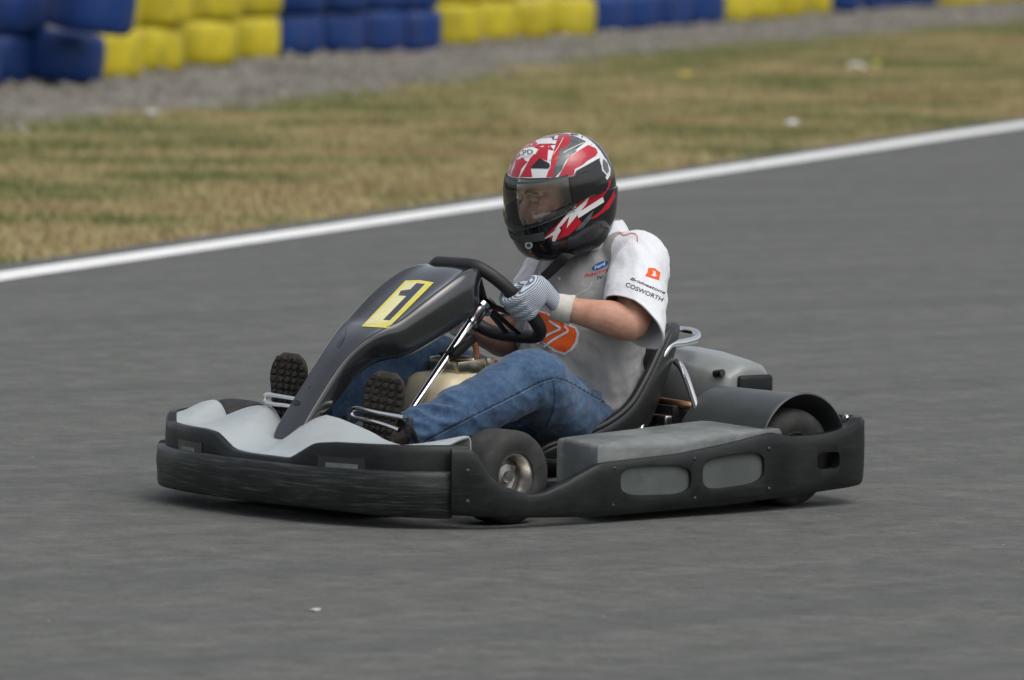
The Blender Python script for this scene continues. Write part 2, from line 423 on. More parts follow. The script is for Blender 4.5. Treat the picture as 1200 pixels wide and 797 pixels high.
def join_prints(o,layers,off0=.0007):
    """layers: [(bm2d, material)] appended to object o's mesh"""
    me=o.data; bvh=bvh_of(me); bm=bmesh.new(); bm.from_mesh(me)
    for b2,mt,*lv in layers:
        lv=lv[0] if lv else 1
        if mt.name not in [x.name for x in me.materials]: me.materials.append(mt)
        mi=[x.name for x in me.materials].index(mt.name)
        V,Fs=lay(b2,bvh,off0*lv,3); add_vf(bm,V,Fs,mi)
    bm.to_mesh(me); bm.free()

exec_parts=[]
# ================================================================== THE KART
kart=thing('go_kart','black rental go-kart with pale grey nose and yellow number plate, cornering on the track','go-kart')

# ---- wheels
def wheel(name,c,Rr,w,rim_r,yaw=0,sgn=1):
    rot=Matrix.Rotation(yaw,3,'Z')
    bm=bmesh.new(); c=Vector(c)
    lathe(bm,[(0,-w*.45),(.028,-w*.45),(.028,w*.1),(.034,w*.12),(.034,w*.16),(.016,w*.18),(.014,w*.26),(0,w*.26)] if sgn>0 else [(0,w*.45),(.028,w*.45),(.028,-w*.1),(.045,-w*.12),(.045,-w*.2),(.02,-w*.22),(.018,-w*.3),(0,-w*.3)],c,seg=20,rot=rot)
    root=obj(name,bm,M['steel'],kart,ang=30)
    bm=bmesh.new(); h=w/2
    prof=[(rim_r,-h*.86),(rim_r+.012,-h*.93),(Rr*.72,-h*1.02),(Rr*.87,-h*1.0),(Rr*.955,-h*.90),(Rr*.99,-h*.74),(Rr,-h*.5),(Rr*1.002,0),(Rr,h*.5),(Rr*.99,h*.74),(Rr*.955,h*.90),(Rr*.87,h*1.0),(Rr*.72,h*1.02),(rim_r+.012,h*.93),(rim_r,h*.86)]
    lathe(bm,prof,c,seg=64,close=True,rot=rot); obj('tyre',bm,M['rubber'],root,ang=50)
    bm=bmesh.new(); s=sgn
    lathe(bm,[(rim_r+.003,s*h*.93),(rim_r+.004,s*h*.86),(rim_r-.004,s*h*.84),(rim_r-.010,s*h*.55),(rim_r-.016,s*h*.2),(.052,s*h*.12),(.05,s*h*.05),(.03,s*h*.05),(.03,-s*h*.1),(rim_r-.012,-s*h*.1),(rim_r-.006,-s*h*.85),(rim_r+.003,-s*h*.93)],c,seg=48,rot=rot)
    for k in range(3):
        a=2*math.pi*k/3+.4; p=rot@Vector((.038*math.cos(a),s*h*.10,.038*math.sin(a)))
        lathe(bm,[(0,s*.012),(.008,s*.012),(.008,-s*.01)],c+p,seg=6,rot=rot)
    obj('rim',bm,M['alloy'],root,ang=30); return root
LF=(.525,.565,.130); RF=(.525,-.575,.132); LR=(-.525,.565,.14); RR=(-.525,-.565,.14)
wheel('front_wheel',LF,.130,.125,.066,R(3),1)
wheel('front_wheel',RF,.130,.125,.066,R(3),-1)
wheel('rear_wheel',LR,.140,.185,.068,0,1)
wheel('rear_wheel',RR,.140,.185,.068,0,-1)
bm=bmesh.new(); tube(bm,[(-.53,-.55,.14),(-.53,.55,.14)],.018,16); 
for y in (-.25,.25): lathe(bm,[(.018,-.02),(.045,-.02),(.045,.02),(.018,.02)],(-.53,y,.14),seg=24)
obj('rear_axle',bm,M['steel'],kart)
bm=bmesh.new()
for y in (-1,1):
    tube(bm,[(.80,y*.28,.075),(.52,y*.30,.075),(.25,y*.29,.07),(-.35,y*.33,.07),(-.68,y*.34,.10),(-.80,y*.34,.14)],.016,10,4)
    tube(bm,[(.52,y*.30,.10),(.525,y*.49,.13)],.02,12); tube(bm,[(.43,y*.08,.12),(.44,y*.49,.12)],.008,10)
    tube(bm,[(.22,y*.3,.075),(.22,y*.68,.08)],.013,10); tube(bm,[(-.36,y*.33,.075),(-.36,y*.68,.08)],.013,10)
    ell(bm,(.30,y*.36,.14),(.017,.017,.017),seg=10)
tube(bm,[(.80,-.28,.075),(.80,.28,.075)],.016,10); tube(bm,[(-.30,-.33,.07),(-.30,.33,.07)],.016,10); tube(bm,[(.25,-.3,.07),(.25,.3,.07)],.016,10)
tube(bm,[(-.66,-.34,.10),(-.66,.34,.10)],.016,10)
obj('chassis_frame',bm,M['darkmetal'],kart)
bm=bmesh.new(); box(bm,(.28,0,.048),(1.0,.62,.005)); obj('floor_tray',bm,M['darkmetal'],kart)
bm=bmesh.new()
for p in [at(846-0,0,y=0)]: pass
lathe(bm,[(0,.02),(.012,.018),(.016,.0),(.012,-.018),(0,-.02)],at(662,542,y=.42),seg=14); lathe(bm,[(0,.03),(.006,.03),(.006,-.09),(0,-.09)],at(662,542,y=.42),seg=10)
obj('tie_rod_end',bm,M['steel'],kart)

# ---- front bumper, its dark rim and the grey nose
PLAN=[(-.612,.66),(-.582,.76),(-.545,.83),(-.49,.885),(-.42,.935),(-.33,.97),(-.2,.998),(0,1.012),(.2,1.006),(.34,.982),(.45,.945),(.53,.90),(.585,.85),(.625,.79),(.66,.72)]
def plan_path(n=9):
    pts=catmull([(x,y,0) for y,x in PLAN],n); out=[]
    for i,p in enumerate(pts):
        t=(pts[min(i+1,len(pts)-1)]-pts[max(i-1,0)]).normalized(); out.append((p,Vector((t.y,-t.x,0)),t))   # outward normal
    return out
def outn(nrm,p): return nrm if nrm.dot(p)>0 else -nrm
PP=plan_path()
def band(name,mat,zb,zt,offo,thick,rng=(0,1),bev=.006,prof=0,mods=None,wave=0):
    secs=[]; L=len(PP)
    for p,nn,t in PP[int(L*rng[0]):int(L*rng[1])]:
        nn=outn(nn,p); o=p-nn*offo
        b=zb(p.y) if callable(zb) else zb; tp=zt(p.y) if callable(zt) else zt
        rows=[]
        for f in (0,.03,.12,.35,.65,.88,.97,1):
            z=b+(tp-b)*f; e=-bev if f in (0,1) else (-bev*.3 if f in (.03,.97) else 0)
            bul=prof*math.sin(math.pi*f)
            dent=wave*noise.noise(Vector((p.y*9,z*30,3)))
            rows.append(o+nn*(e+bul+dent)+Vector((0,0,z)))
        back=[o-nn*(thick-(.004 if f in (0,1) else 0))+Vector((0,0,b+(tp-b)*f)) for f in (1,.9,.5,.1,0)]
        secs.append(rows+back)
    bm=bmesh.new(); loft(bm,secs); return obj(name,bm,mat,kart,ang=50,mods=mods)
band('front_bumper',M['bumper'],lambda y:.043 if y<.3 else .043-.012*(y-.3)/.3,lambda y:.158+.006*(y<-.5),0,.035,(0.03,.955),.007,.006,wave=.004)
# step plate at the bumper's end, carrying the dark rim of the fairing
RIM=[(-.66,.25),(-.50,.247),(-.44,.224),(-.2,.224),(-.14,.219),(-.06,.178),(0,.173),(.17,.171),(.20,.173),(.29,.220),(.36,.226),(.66,.228)]
zr=lambda y:smooth1(y,RIM,.012)
band('bumper_rim',M['black'],lambda y:.10 if y<.52 else .045,zr,.022,.03,(0,1),.008,.004)
# dark slots of the rim with grey inserts
def slot(y0,y1,z0,z1):
    bm=bmesh.new(); L=[q for q in PP if y0<=q[0].y<=y1]; secs=[]
    for p,nn,t in L:
        nn=outn(nn,p); o=p-nn*.0165
        secs.append([o+Vector((0,0,z0)),o+Vector((0,0,z1)),o-nn*.01+Vector((0,0,z1)),o-nn*.01+Vector((0,0,z0))])
    loft(bm,secs); obj('rim_slot',bm,M['decalblack'],kart)
    bm=bmesh.new(); secs=[]
    for p,nn,t in L[2:-2]:
        nn=outn(nn,p); o=p-nn*.014
        secs.append([o+Vector((0,0,z0)),o+Vector((0,0,z1-.017)),o-nn*.006+Vector((0,0,z1-.017)),o-nn*.006+Vector((0,0,z0))])
    loft(bm,secs); obj('slot_insert',bm,M['podgrey'],kart)
slot(-.33,-.17,.155,.185); slot(.30,.47,.155,.187)
# nose surface
ZB=[(-.66,.215),(-.60,.225),(-.53,.264),(-.47,.276),(-.44,.262),(-.41,.205),(-.37,.212),(-.33,.248),(-.285,.272),(-.17,.280),(-.14,.262),(-.10,.225),(0,.215),(.03,.25),(.055,.274),(.11,.266),(.17,.25),(.22,.236),(.27,.216),(.33,.205),(.44,.214),(.52,.235),(.575,.25),(.62,.235),(.66,.215)]
def nose():
    bm=bmesh.new(); secs=[]
    for p,nn,t in PP[4:-9]:
        nn=outn(nn,p); f=p-nn*.045; y0=f.y
        xb=lerp1(y0,[(-.66,.62),(-.5,.70),(-.42,.69),(-.3,.70),(-.15,.74),(0,.76),(.1,.73),(.25,.70),(.4,.68),(.5,.69),(.66,.64)])
        row=[]
        zf=zr(p.y)-.006; zb=smooth1(y0,ZB,.011)
        for k in range(15):
            s=k/14; x=f.x+(xb-f.x)*s; e=s*s*(3-2*s)
            e=.2*s+.8*e
            z=zf+(zb-zf)*e
            row.append(Vector((x,y0,z)))
        row.append(Vector((xb-.006,y0,zb-.012))); row.append(Vector((xb-.008,y0,zb-.06)))
        secs.append(row)
    loft(bm,secs,closed_sec=False)
    return obj('nose_fairing',bm,M['nose'],kart,ang=60,mods=[('SOLIDIFY',dict(thickness=.005,offset=-1))])
nose()

# ---- side bumpers with two ovals and a slot, side pods behind them
ST=[(-.80,.252),(-.73,.251),(-.68,.229),(-.60,.214),(-.54,.209),(-.45,.209),(-.42,.211),(-.37,.224),(-.2,.200),(0,.179),(.28,.168),(.315,.164),(.43,.121),(.51,.096),(.56,.092),(.655,.122),(.69,.15),(.718,.195),(.73,.220),(.86,.224)]
SB=[(-.80,.058),(-.725,.055),(-.175,.028),(.31,.020),(.60,.030),(.86,.045)]
SP=[(.785,.652),(.765,.665),(.73,.686),(.66,.712),(.5,.728),(.3,.735),(0,.735),(-.3,.733),(-.6,.722),(-.70,.712),(-.755,.690),(-.785,.65),(-.80,.60)]
def side_bumper():
    pts=catmull([(x,y,0) for x,y in SP],14); secs=[]
    for i,p in enumerate(pts):
        t=(pts[min(i+1,len(pts)-1)]-pts[max(i-1,0)]).normalized(); nn=Vector((t.y,-t.x,0)); nn=nn if nn.y>=-.2 and nn.dot(Vector((p.x*.2,p.y,0)))>0 else -nn
        b=smooth1(p.x,SB,.02); tp=smooth1(p.x,ST,.010) if p.y>.66 or p.x>0 else .25
        rows=[]
        for f in (0,.04,.14,.4,.65,.85,.95,1):
            e=-.007 if f in (0,1) else (-.002 if f in (.04,.95) else .003*math.sin(math.pi*f))
            rows.append(p+nn*e+Vector((0,0,b+(tp-b)*f)))
        rows+=[p-nn*.03+Vector((0,0,b+(tp-b)*f)) for f in (1,.85,.4,.1,0)]
        secs.append(rows)
    bm=bmesh.new(); loft(bm,secs); me=bm_mesh('side_bumper',bm,50)
    # openings
    cb=bmesh.new()
    def prism(pts2,y0,y1):
        A=[cb.verts.new((x,y0,z)) for x,z in pts2]; B=[cb.verts.new((x,y1,z)) for x,z in pts2]; n=len(A)
        cb.faces.new(A); cb.faces.new(B[::-1])
        for k in range(n): cb.faces.new((A[k],B[k],B[(k+1)%n],A[(k+1)%n]))
    def rrect(c,ux,uz,shear=0,e=4,n=36):
        o=[]
        for k in range(n):
            a=2*math.pi*k/n; cx,sz=math.cos(a),math.sin(a)
            x=math.copysign(abs(cx)**(2/e),cx)*ux; z=math.copysign(abs(sz)**(2/e),sz)*uz
            o.append((c[0]+x,c[1]+z+shear*x))
        return o
    prism(rrect((.101,.1115),.135,.041,.03,3.6),.69,.80); prism(rrect((-.198,.124),.121,.045,-.05,3.6),.69,.80)
    prism(rrect((-.581,.135),.047,.024,0,5),.66,.80)
    bmesh.ops.recalc_face_normals(cb,faces=cb.faces[:])
    cm=bpy.data.meshes.new('cut'); cb.to_mesh(cm); cb.free(); co=bpy.data.objects.new('cut',cm); COL.objects.link(co)
    me=apply(me,[('BOOLEAN',dict(operation='DIFFERENCE',object=co,solver='EXACT')),('BEVEL',dict(width=.004,segments=2,limit_method='ANGLE',angle_limit=R(50)))],45)
    bpy.data.objects.remove(co); return me
sb=side_bumper(); link('side_bumper',sb,M['black'],kart); o_=link('side_bumper',mirrored(sb),M['black'],kart); o_.location.y=.075
bm=bmesh.new()   # recessed grey windows of the bumper
def pane(c,ux,uz,y,sh,e=3.4):
    v=[]
    for k in range(40):
        a=2*math.pi*k/40; cx,sz=math.cos(a),math.sin(a)
        x=math.copysign(abs(cx)**(2/e),cx)*ux; z=math.copysign(abs(sz)**(2/e),sz)*uz
        v.append((c[0]+x,c[1]+z+sh*x))
    A=[bm.verts.new((x,y,z)) for x,z in v]; B=[bm.verts.new((x,y-.006,z)) for x,z in v]
    bm.faces.new(A); bm.faces.new(B[::-1])
    for k in range(40): bm.faces.new((A[k],B[k],B[(k+1)%40],A[(k+1)%40]))
pane((.101,.1115),.143,.048,.727,.03); obj('side_window',bm,M['window'],kart)
bm=bmesh.new(); pane((-.198,.124),.128,.052,.725,-.05); obj('side_window',bm,M['window'],kart)
for b_ in ((720,549),(814,538),(901,526),(901,573),(718,592),(814,584),(548,552),(548,588)):
    bm=bmesh.new(); q=at(*b_,y=.734); bmesh.ops.create_uvsphere(bm,u_segments=12,v_segments=8,radius=1,matrix=Matrix.Translation(q)@Matrix.Diagonal((.0065,.0045,.0065,1))); obj('bolt',bm,M['darkmetal'],kart)
def pod():
    top=[(.205,.47,.213),(.275,.665,.214),(.24,.690,.212),(0,.7,.207),(-.15,.7,.219),(-.40,.688,.231),(-.435,.66,.231),(-.485,.43,.238),(-.42,.405,.236),(-.1,.41,.222),(.18,.43,.213)]
    top=catmull([Vector(p) for p in top+top[:1]],5)[:-1]
    c=sum(top,Vector())/len(top); secs=[]
    for dz,sc in ((-.15,1.0),(-.05,1.002),(-.012,1.0),(-.005,.99),(-.001,.975),(.0,.95)):
        secs.append([Vector((c.x+(p.x-c.x)*sc,c.y+(p.y-c.y)*sc,p.z+dz)) for p in top])
    for s in (.7,.4,.15): secs.append([Vector((c.x+(p.x-c.x)*s,c.y+(p.y-c.y)*s,c.z+(p.z-c.z)*s*.95+.003)) for p in top])
    bm=bmesh.new(); loft(bm,secs); return bm_mesh('side_pod',bm,38)
pd=pod(); link('side_pod',pd,M['podgrey'],kart); o_=link('side_pod',mirrored(pd),M['podgrey'],kart); o_.location.y=.075
bm=bmesh.new()
RBP=catmull([(-.775,.66,0),(-.80,.60,0),(-.82,.5,0),(-.83,0,0),(-.82,-.5,0),(-.80,-.60,0),(-.775,-.66,0)],6); secs=[]
for p in RBP:
    n_=Vector((1,0,0)); secs.append([p+n_*.032+Vector((0,0,.07)),p+n_*.032+Vector((0,0,.235)),p+n_*.024+Vector((0,0,.245)),p-n_*.004+Vector((0,0,.245)),p-n_*.012+Vector((0,0,.235)),p-n_*.012+Vector((0,0,.07))])
loft(bm,secs); obj('rear_bumper',bm,M['black'],kart)
bm=bmesh.new()
for z in (.235,.205): lathe(bm,[(0,.012),(.012,.010),(.014,0),(.0,-.002)],at(992,500-(z-.205)*300,x=-.765),axis='X',seg=12)
obj('bumper_bolt',bm,M['chrome'],kart)

# ---- front panel (number plate carrier) rising in front of the steering wheel
def front_panel():
    # x, z of the top surface's middle, half width, depth, rim height
    S=[(.838,.205,.045,.028,0),(.820,.232,.055,.040,0),(.775,.290,.055,.055,0),(.710,.370,.056,.066,0),(.655,.432,.062,.075,0),(.600,.478,.080,.085,0),(.550,.505,.103,.095,.004),(.50,.525,.122,.105,.008),(.43,.570,.138,.115,.010),(.36,.613,.145,.12,.010),(.29,.650,.142,.12,.008),(.235,.668,.125,.11,.003),(.195,.664,.108,.095,0),(.175,.645,.09,.07,0)]
    C=catmull([(a,0,b) for a,b,*_ in S],5); W=catmull([(w,d,r) for _,_,w,d,r in S],5); secs=[]
    for i,p in enumerate(C):
        t=(C[min(i+1,len(C)-1)]-C[max(i-1,0)]).normalized()
        nn=Vector((-t.z,0,t.x)); nn=nn if nn.z>0 else -nn
        if nn.z<.35: nn=Vector((.6,0,.8)) if p.x<.25 else nn
        nn.normalize(); w,d,r=W[i]; sec=[]
        r=max(r,0)
        for yy,h in ((-1,-.45),(-1.0,-.22),(-.97,-.07),(-.90,r/d),(-.82,r/d*.9),(-.72,0),(-.35,.02),(0,.03),(.35,.02),(.72,0),(.82,r/d*.9),(.90,r/d),(.97,-.07),(1.0,-.22),(1.0,-.45),(.96,-.9),(.88,-1),(0,-.98),(-.88,-1),(-.96,-.9)):
            sec.append(p+Vector((0,w*yy,0))+nn*(d*h))
        secs.append(sec)
    bm=bmesh.new(); loft(bm,secs); return obj('front_panel',bm,M['panel'],kart,ang=80,mods=[('SUBSURF',dict(levels=1))])
fp=front_panel()
zz=lambda l:[(400+x/7.97,300+y/7.97) for x,y in l]
def separate_print(name,host,layers,parent,off=.001):
    bvh=bvh_of(host.data); bm=bmesh.new(); mats=[]
    for i,(b2,mt) in enumerate(layers):
        if mt not in mats: mats.append(mt)
        V,Fs=lay(b2,bvh,off*(1+.5*i)); add_vf(bm,V,Fs,mats.index(mt))
    me=bpy.data.meshes.new(name); bm.to_mesh(me); bm.free(); return link(name,me,mats,parent)
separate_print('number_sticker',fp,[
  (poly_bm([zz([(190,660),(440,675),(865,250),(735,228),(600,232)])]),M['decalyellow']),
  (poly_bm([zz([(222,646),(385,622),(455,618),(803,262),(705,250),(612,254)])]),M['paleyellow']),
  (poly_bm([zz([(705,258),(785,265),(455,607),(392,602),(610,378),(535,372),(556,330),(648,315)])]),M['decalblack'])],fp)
bm=bmesh.new()
for p in ((350,468),(355,452)):
    q=at(*p,y=.0)
separate_print('panel_bolt',fp,[(poly_bm([[(347+5*math.cos(a/12*6.283),472+3.4*math.sin(a/12*6.283)) for a in range(12)]]),M['darkmetal'])],fp,.0015)
separate_print('panel_bolt',fp,[(poly_bm([[(362+1.3*math.cos(a/8*6.283),453+1.3*math.sin(a/8*6.283)) for a in range(8)]]),M['decalblack'])],fp,.0015)
# recessed vent beside the panel's waist
separate_print('panel_vent',fp,[(poly_bm([[(394,406),(399,392),(406,385),(404,396),(398,407)]]),M['decalblack'])],fp,.0012)

# ---- steering
HUB=Vector((.098,0,.561)); AX=Vector((-.667,0,.745)); UPW=Vector((.745,0,.667)); YV=Vector((0,1,0))
bm=bmesh.new(); base=Vector((.40,0,.225))
tube(bm,[base,HUB-AX*.05],.0125,16); tube(bm,[HUB-AX*.012,HUB-AX*.075],.024,20)
tube(bm,[HUB-AX*.008,HUB-AX*.02],.036,24)
sc_=obj('steering_column',bm,M['chrome'],kart,ang=35)
bm=bmesh.new(); mid=base.lerp(HUB,.50)
box(bm,Vector((.192,.0,.440)),(.10,.062,.026),Matrix.Rotation(R(33),3,'Y')); obj('column_box',bm,M['black'],kart,bev=.005)
bm=bmesh.new(); tube(bm,[base-AX*.02,base+AX*.04],.022,16); box(bm,base+Vector((.0,.03,-.03)),(.03,.03,.08)); obj('column_clamp',bm,M['darkmetal'],sc_,bev=.003)
def wp(y,u,a=0): return HUB+YV*y+UPW*u+AX*a
bm=bmesh.new()
RIMP=[(-.075,.157),(0,.158),(.075,.157),(.115,.130),(.142,.075),(.152,.01),(.150,-.06),(.138,-.115),(.10,-.150),(.045,-.160),(-.045,-.160),(-.10,-.150),(-.138,-.115),(-.150,-.06),(-.152,.01),(-.142,.075),(-.115,.130)]
pts=catmull([wp(a,b,.012) for a,b in RIMP]+[wp(*RIMP[0],.012)],5)[:-1]
tube(bm,pts,.0195,14,closed=True); sw=obj('steering_wheel',bm,M['grip'],kart,ang=60)
bm=bmesh.new()
for a,b in ((.082,.15),(-.082,.15),(.135,-.07),(-.135,-.07),(.03,-.155),(-.03,-.155)):
    d=(YV*a+UPW*b).normalized(); s_=d.cross(AX)
    tube(bm,[HUB+d*.02,wp(a,b,.010)],[(.020,.005),(.012,.004)],8,side=s_)
obj('spoke',bm,M['darkmetal'],sw)
bm=bmesh.new(); lathe(bm,[(0,.012),(.03,.012),(.042,.008),(.044,0),(0,0)],HUB,axis='Z',rot=AX.to_track_quat('Z','Y').to_matrix(),seg=28); obj('hub',bm,M['darkmetal'],sw)

# ---- pedals
def pedal(pl,x,cl):
    bm=bmesh.new(); L=[at(a,b,x=x) for a,b in pl]; tube(bm,L,.0068,10,5); p=obj('pedal',bm,M['chrome'],kart)
    a=at(*cl,x=x-.01); bm=bmesh.new(); tube(bm,[a,a+Vector((-.06,0,-.10)),a+Vector((-.04,0,-.17))],.009,10,3); box(bm,a+Vector((-.005,0,-.01)),(.014,.02,.045)); obj('pedal_arm',bm,M['darkmetal'],p,bev=.003)
pedal([(468,504),(455,499),(438,494),(420,491),(413,487),(413,481),(420,479),(445,484),(474,489)],.655,(478,495))
pedal([(352,478),(335,475),(318,473),(311,469),(312,463),(320,463),(345,467),(356,470)],.745,(352,474))

# ---- fuel tank between the legs
bm=bmesh.new()
secs=[]
for z,sx,sy,o in ((.08,.125,.10,0),(.10,.14,.115,0),(.20,.14,.12,0),(.31,.135,.115,-.004),(.347,.122,.105,-.008),(.362,.095,.085,-.01),(.367,.05,.05,-.01)):
    ring=[]
    for k in range(32):
        a=2*math.pi*k/32; c_,s_=math.cos(a),math.sin(a); e=.45
        ring.append((.195+o+math.copysign(abs(c_)**e,c_)*sx*.84,-.035+math.copysign(abs(s_)**e,s_)*sy,z))
    secs.append(ring)
loft(bm,secs); 
tank=obj('fuel_tank',bm,M['tank'],kart,ang=60,bev=0)
bm=bmesh.new(); box(bm,(.155,-.03,.385),(.13,.13,.035),Matrix.Rotation(R(4),3,'Y')); box(bm,(.155,.02,.37),(.05,.03,.05)); box(bm,(.11,.04,.38),(.03,.02,.055)); tube(bm,[(.225,-.08,.40),(.195,-.03,.405),(.155,.03,.40)],.009,10,3)
obj('tank_bracket',bm,M['brass'],tank,bev=.006)
bm=bmesh.new(); lathe(bm,[(0,.055),(.03,.053),(.036,.045),(.038,0)],(.09,.01,.345),axis='Z',seg=24); obj('filler_cap',bm,M['redcap'],tank)
bm=bmesh.new(); c0=at(548,416,y=-.01); tube(bm,[c0+Vector((.034*math.cos(a),0,.045*math.sin(a))) for a in [R(x) for x in range(-60,215,20)]],.009,10); obj('fuel_hose',bm,M['hose'],tank)

# ---- seat
SS=[((.07,.095),(.06,.165,.125)),((-.03,.075),(.015,.195,.163)),((-.16,.065),(-.09,.21,.190)),((-.28,.075),(-.19,.217,.222)),((-.36,.13),(-.275,.218,.270)),((-.42,.23),(-.345,.21,.345)),((-.475,.34),(-.405,.198,.42)),((-.515,.43),(-.455,.18,.468)),((-.545,.475),(-.515,.14,.485))]
A_=catmull([(s[0],0,s[1]) for s,_ in SS],5); B_=catmull([l for _,l in SS],5)
secs=[]
for s,l in zip(A_,B_):
    row=[]
    for k in range(29):
        a=math.pi*k/28; c_=math.cos(a); s_=math.sin(a)
        y=l.y*math.copysign(abs(c_)**.62,c_); f=1-abs(s_)**.62
        row.append(Vector((s.x+(l.x-s.x)*f,y,s.z+(l.z-s.z)*f)))
    secs.append(row)
bm=bmesh.new(); loft(bm,secs,closed_sec=False); seat=obj('seat',bm,M['seat'],kart,ang=70,mods=[('SOLIDIFY',dict(thickness=.014,offset=1)),('SUBSURF',dict(levels=1))])
bm=bmesh.new(); lip=[r[0] for r in secs]+[secs[-1][k] for k in range(3,26,3)]+[r[-1] for r in secs[::-1]]
tube(bm,lip,.0125,10); obj('seat_edge',bm,M['seat'],seat)
bm=bmesh.new(); tube(bm,[at(772,425,y=.20),at(778,414,y=.2),at(786,404,y=.19),at(800,402,y=.17),at(816,397,y=.13),at(815,390,y=.10),at(800,387,y=.05),at(785,388,y=-.05)],.0115,12,4); obj('seat_handle',bm,M['chrome'],seat)
bm=bmesh.new(); tube(bm,[at(792,424,y=.19),at(798,430,y=.22),at(806,448,y=.28),at(822,496,y=.40)],.0105,12,4); obj('seat_stay',bm,M['chrome'],kart)
bm=bmesh.new(); tube(bm,[at(762,470,y=.18),at(752,500,y=.22),at(748,520,y=.25)],.007,10,2); obj('seat_stay',bm,M['chrome'],kart)

# ---- engine behind the seat, its grey cover and the guard over the rear wheel
def engine_cover():
    S=[]
    #  y, front x, rear x, top z, bottom z
    for y,xf,xr,zt,zb in ((-.36,-.60,-.80,.395,.25),(-.34,-.58,-.81,.410,.245),(-.1,-.575,-.815,.408,.245),(.0,-.575,-.815,.408,.245),(.10,-.58,-.812,.402,.245),(.20,-.59,-.806,.388,.24),(.255,-.60,-.80,.378,.235),(.275,-.61,-.79,.366,.235)):
        h=zt-zb
        S.append([(xf-.0,y,zb),(xf+.006,y,zb+h*.3),(xf,y,zb+h*.62),(xf-.012,y,zb+h*.8),(xf-.05,y,zt-.012),(xf-.065,y,zt-.003),(xf-.09,y,zt),(xr+.06,y,zt-.002),(xr+.03,y,zt-.01),(xr+.008,y,zt-.04),(xr,y,zb+h*.5),(xr,y,zb)])
    bm=bmesh.new(); loft(bm,[[Vector(p) for p in s] for s in S]); return obj('engine_cover',bm,M['covergrey'],kart,ang=55,mods=[('BEVEL',dict(width=.010,segments=3,limit_method='ANGLE',angle_limit=R(25)))])
ec=engine_cover()
bm=bmesh.new(); box(bm,(-.715,.279,.302),(.135,.022,.085)); obj('cover_end_cap',bm,M['black'],ec,bev=.012,seg=3)
bm=bmesh.new(); tube(bm,[at(838,438,x=-.60),at(847,437,x=-.60)],.011,12); obj('cover_latch',bm,M['darkmetal'],ec)
def guard(sg=1):
    bm=bmesh.new(); secs=[]
    prof=[(.29,.125,0),(.315,.135,0),(.33,.150,0),(.34,.165,0),(.36,.166,0),(.66,.166,0),(.675,.168,0),(.68,.171,0)]
    for y,r,_ in prof:
        secs.append([Vector((-.525+r*math.cos(a),y*sg,.155+r*math.sin(a))) for a in [R(x) for x in range(-10,172,6)]])
    loft(bm,secs,closed_sec=False); return bm_mesh('mudguard',bm,60)
M['guard']=simple('guard_plastic',(.04,.045,.044),.36,var=.2,scale=14,bmp=.05)
g=apply(guard(),[('SOLIDIFY',dict(thickness=.005,offset=0)),],50); link('mudguard',g,M['guard'],kart); link('mudguard',mirrored(g),M['guard'],kart)
bm=bmesh.new(); box(bm,(-.60,.10,.19),(.10,.16,.13))
for k in range(6): box(bm,(-.56,.10,.14+k*.02),(.09,.19,.007))
box(bm,(-.50,.16,.235),(.09,.10,.05)); box(bm,(-.47,.12,.16),(.10,.10,.06)); lathe(bm,[(0,.03),(.04,.03),(.045,0),(.04,-.02)],(-.47,.17,.19),seg=24)
obj('engine',bm,M['darkmetal'],kart,bev=.004)
bm=bmesh.new(); tube(bm,[(-.50,-.05,.27),(-.48,.10,.268),(-.49,.22,.262),(-.55,.28,.25)],.012,12,4); obj('exhaust_pipe',bm,M['copper'],kart)
bm=bmesh.new(); box(bm,(-.46,.17,.215),(.06,.075,.035)); box(bm,(-.445,.20,.19),(.03,.03,.03)); obj('carburettor',bm,M['steel'],kart,bev=.008,seg=3)
# ================================================================== THE DRIVER
HC=Vector((-.190,0,.880)); HS=1.045
HM=Matrix.Translation(HC)@(Matrix.Rotation(R(-9),4,'Z')@Matrix.Rotation(R(17),4,'Y')@Matrix.Rotation(R(-3),4,'X'))@Matrix.Scale(HS,4)
def hl(*p): return HM@Vector(p)
HRT=HM.to_3x3().normalized()
def body_pts():
    return dict(
    shL=Vector((-.335,.185,.684)),elL=Vector((-.180,.322,.516)),wrL=Vector((-.035,.178,.555)),
    shR=Vector((-.325,-.165,.655)),elR=Vector((-.235,-.265,.43)),wrR=Vector((.03,-.178,.49)),
    hipL=Vector((-.20,.10,.20)),knL=Vector((.115,.235,.358)),anL=Vector((.485,.150,.218)),
    hipR=Vector((-.20,-.10,.20)),knR=Vector((.15,-.20,.385)),anR=Vector((.56,-.16,.285)))
B=body_pts()
FOOT=dict(L=Vector((.560,.108,.205)),R=Vector((.640,-.195,.25)))
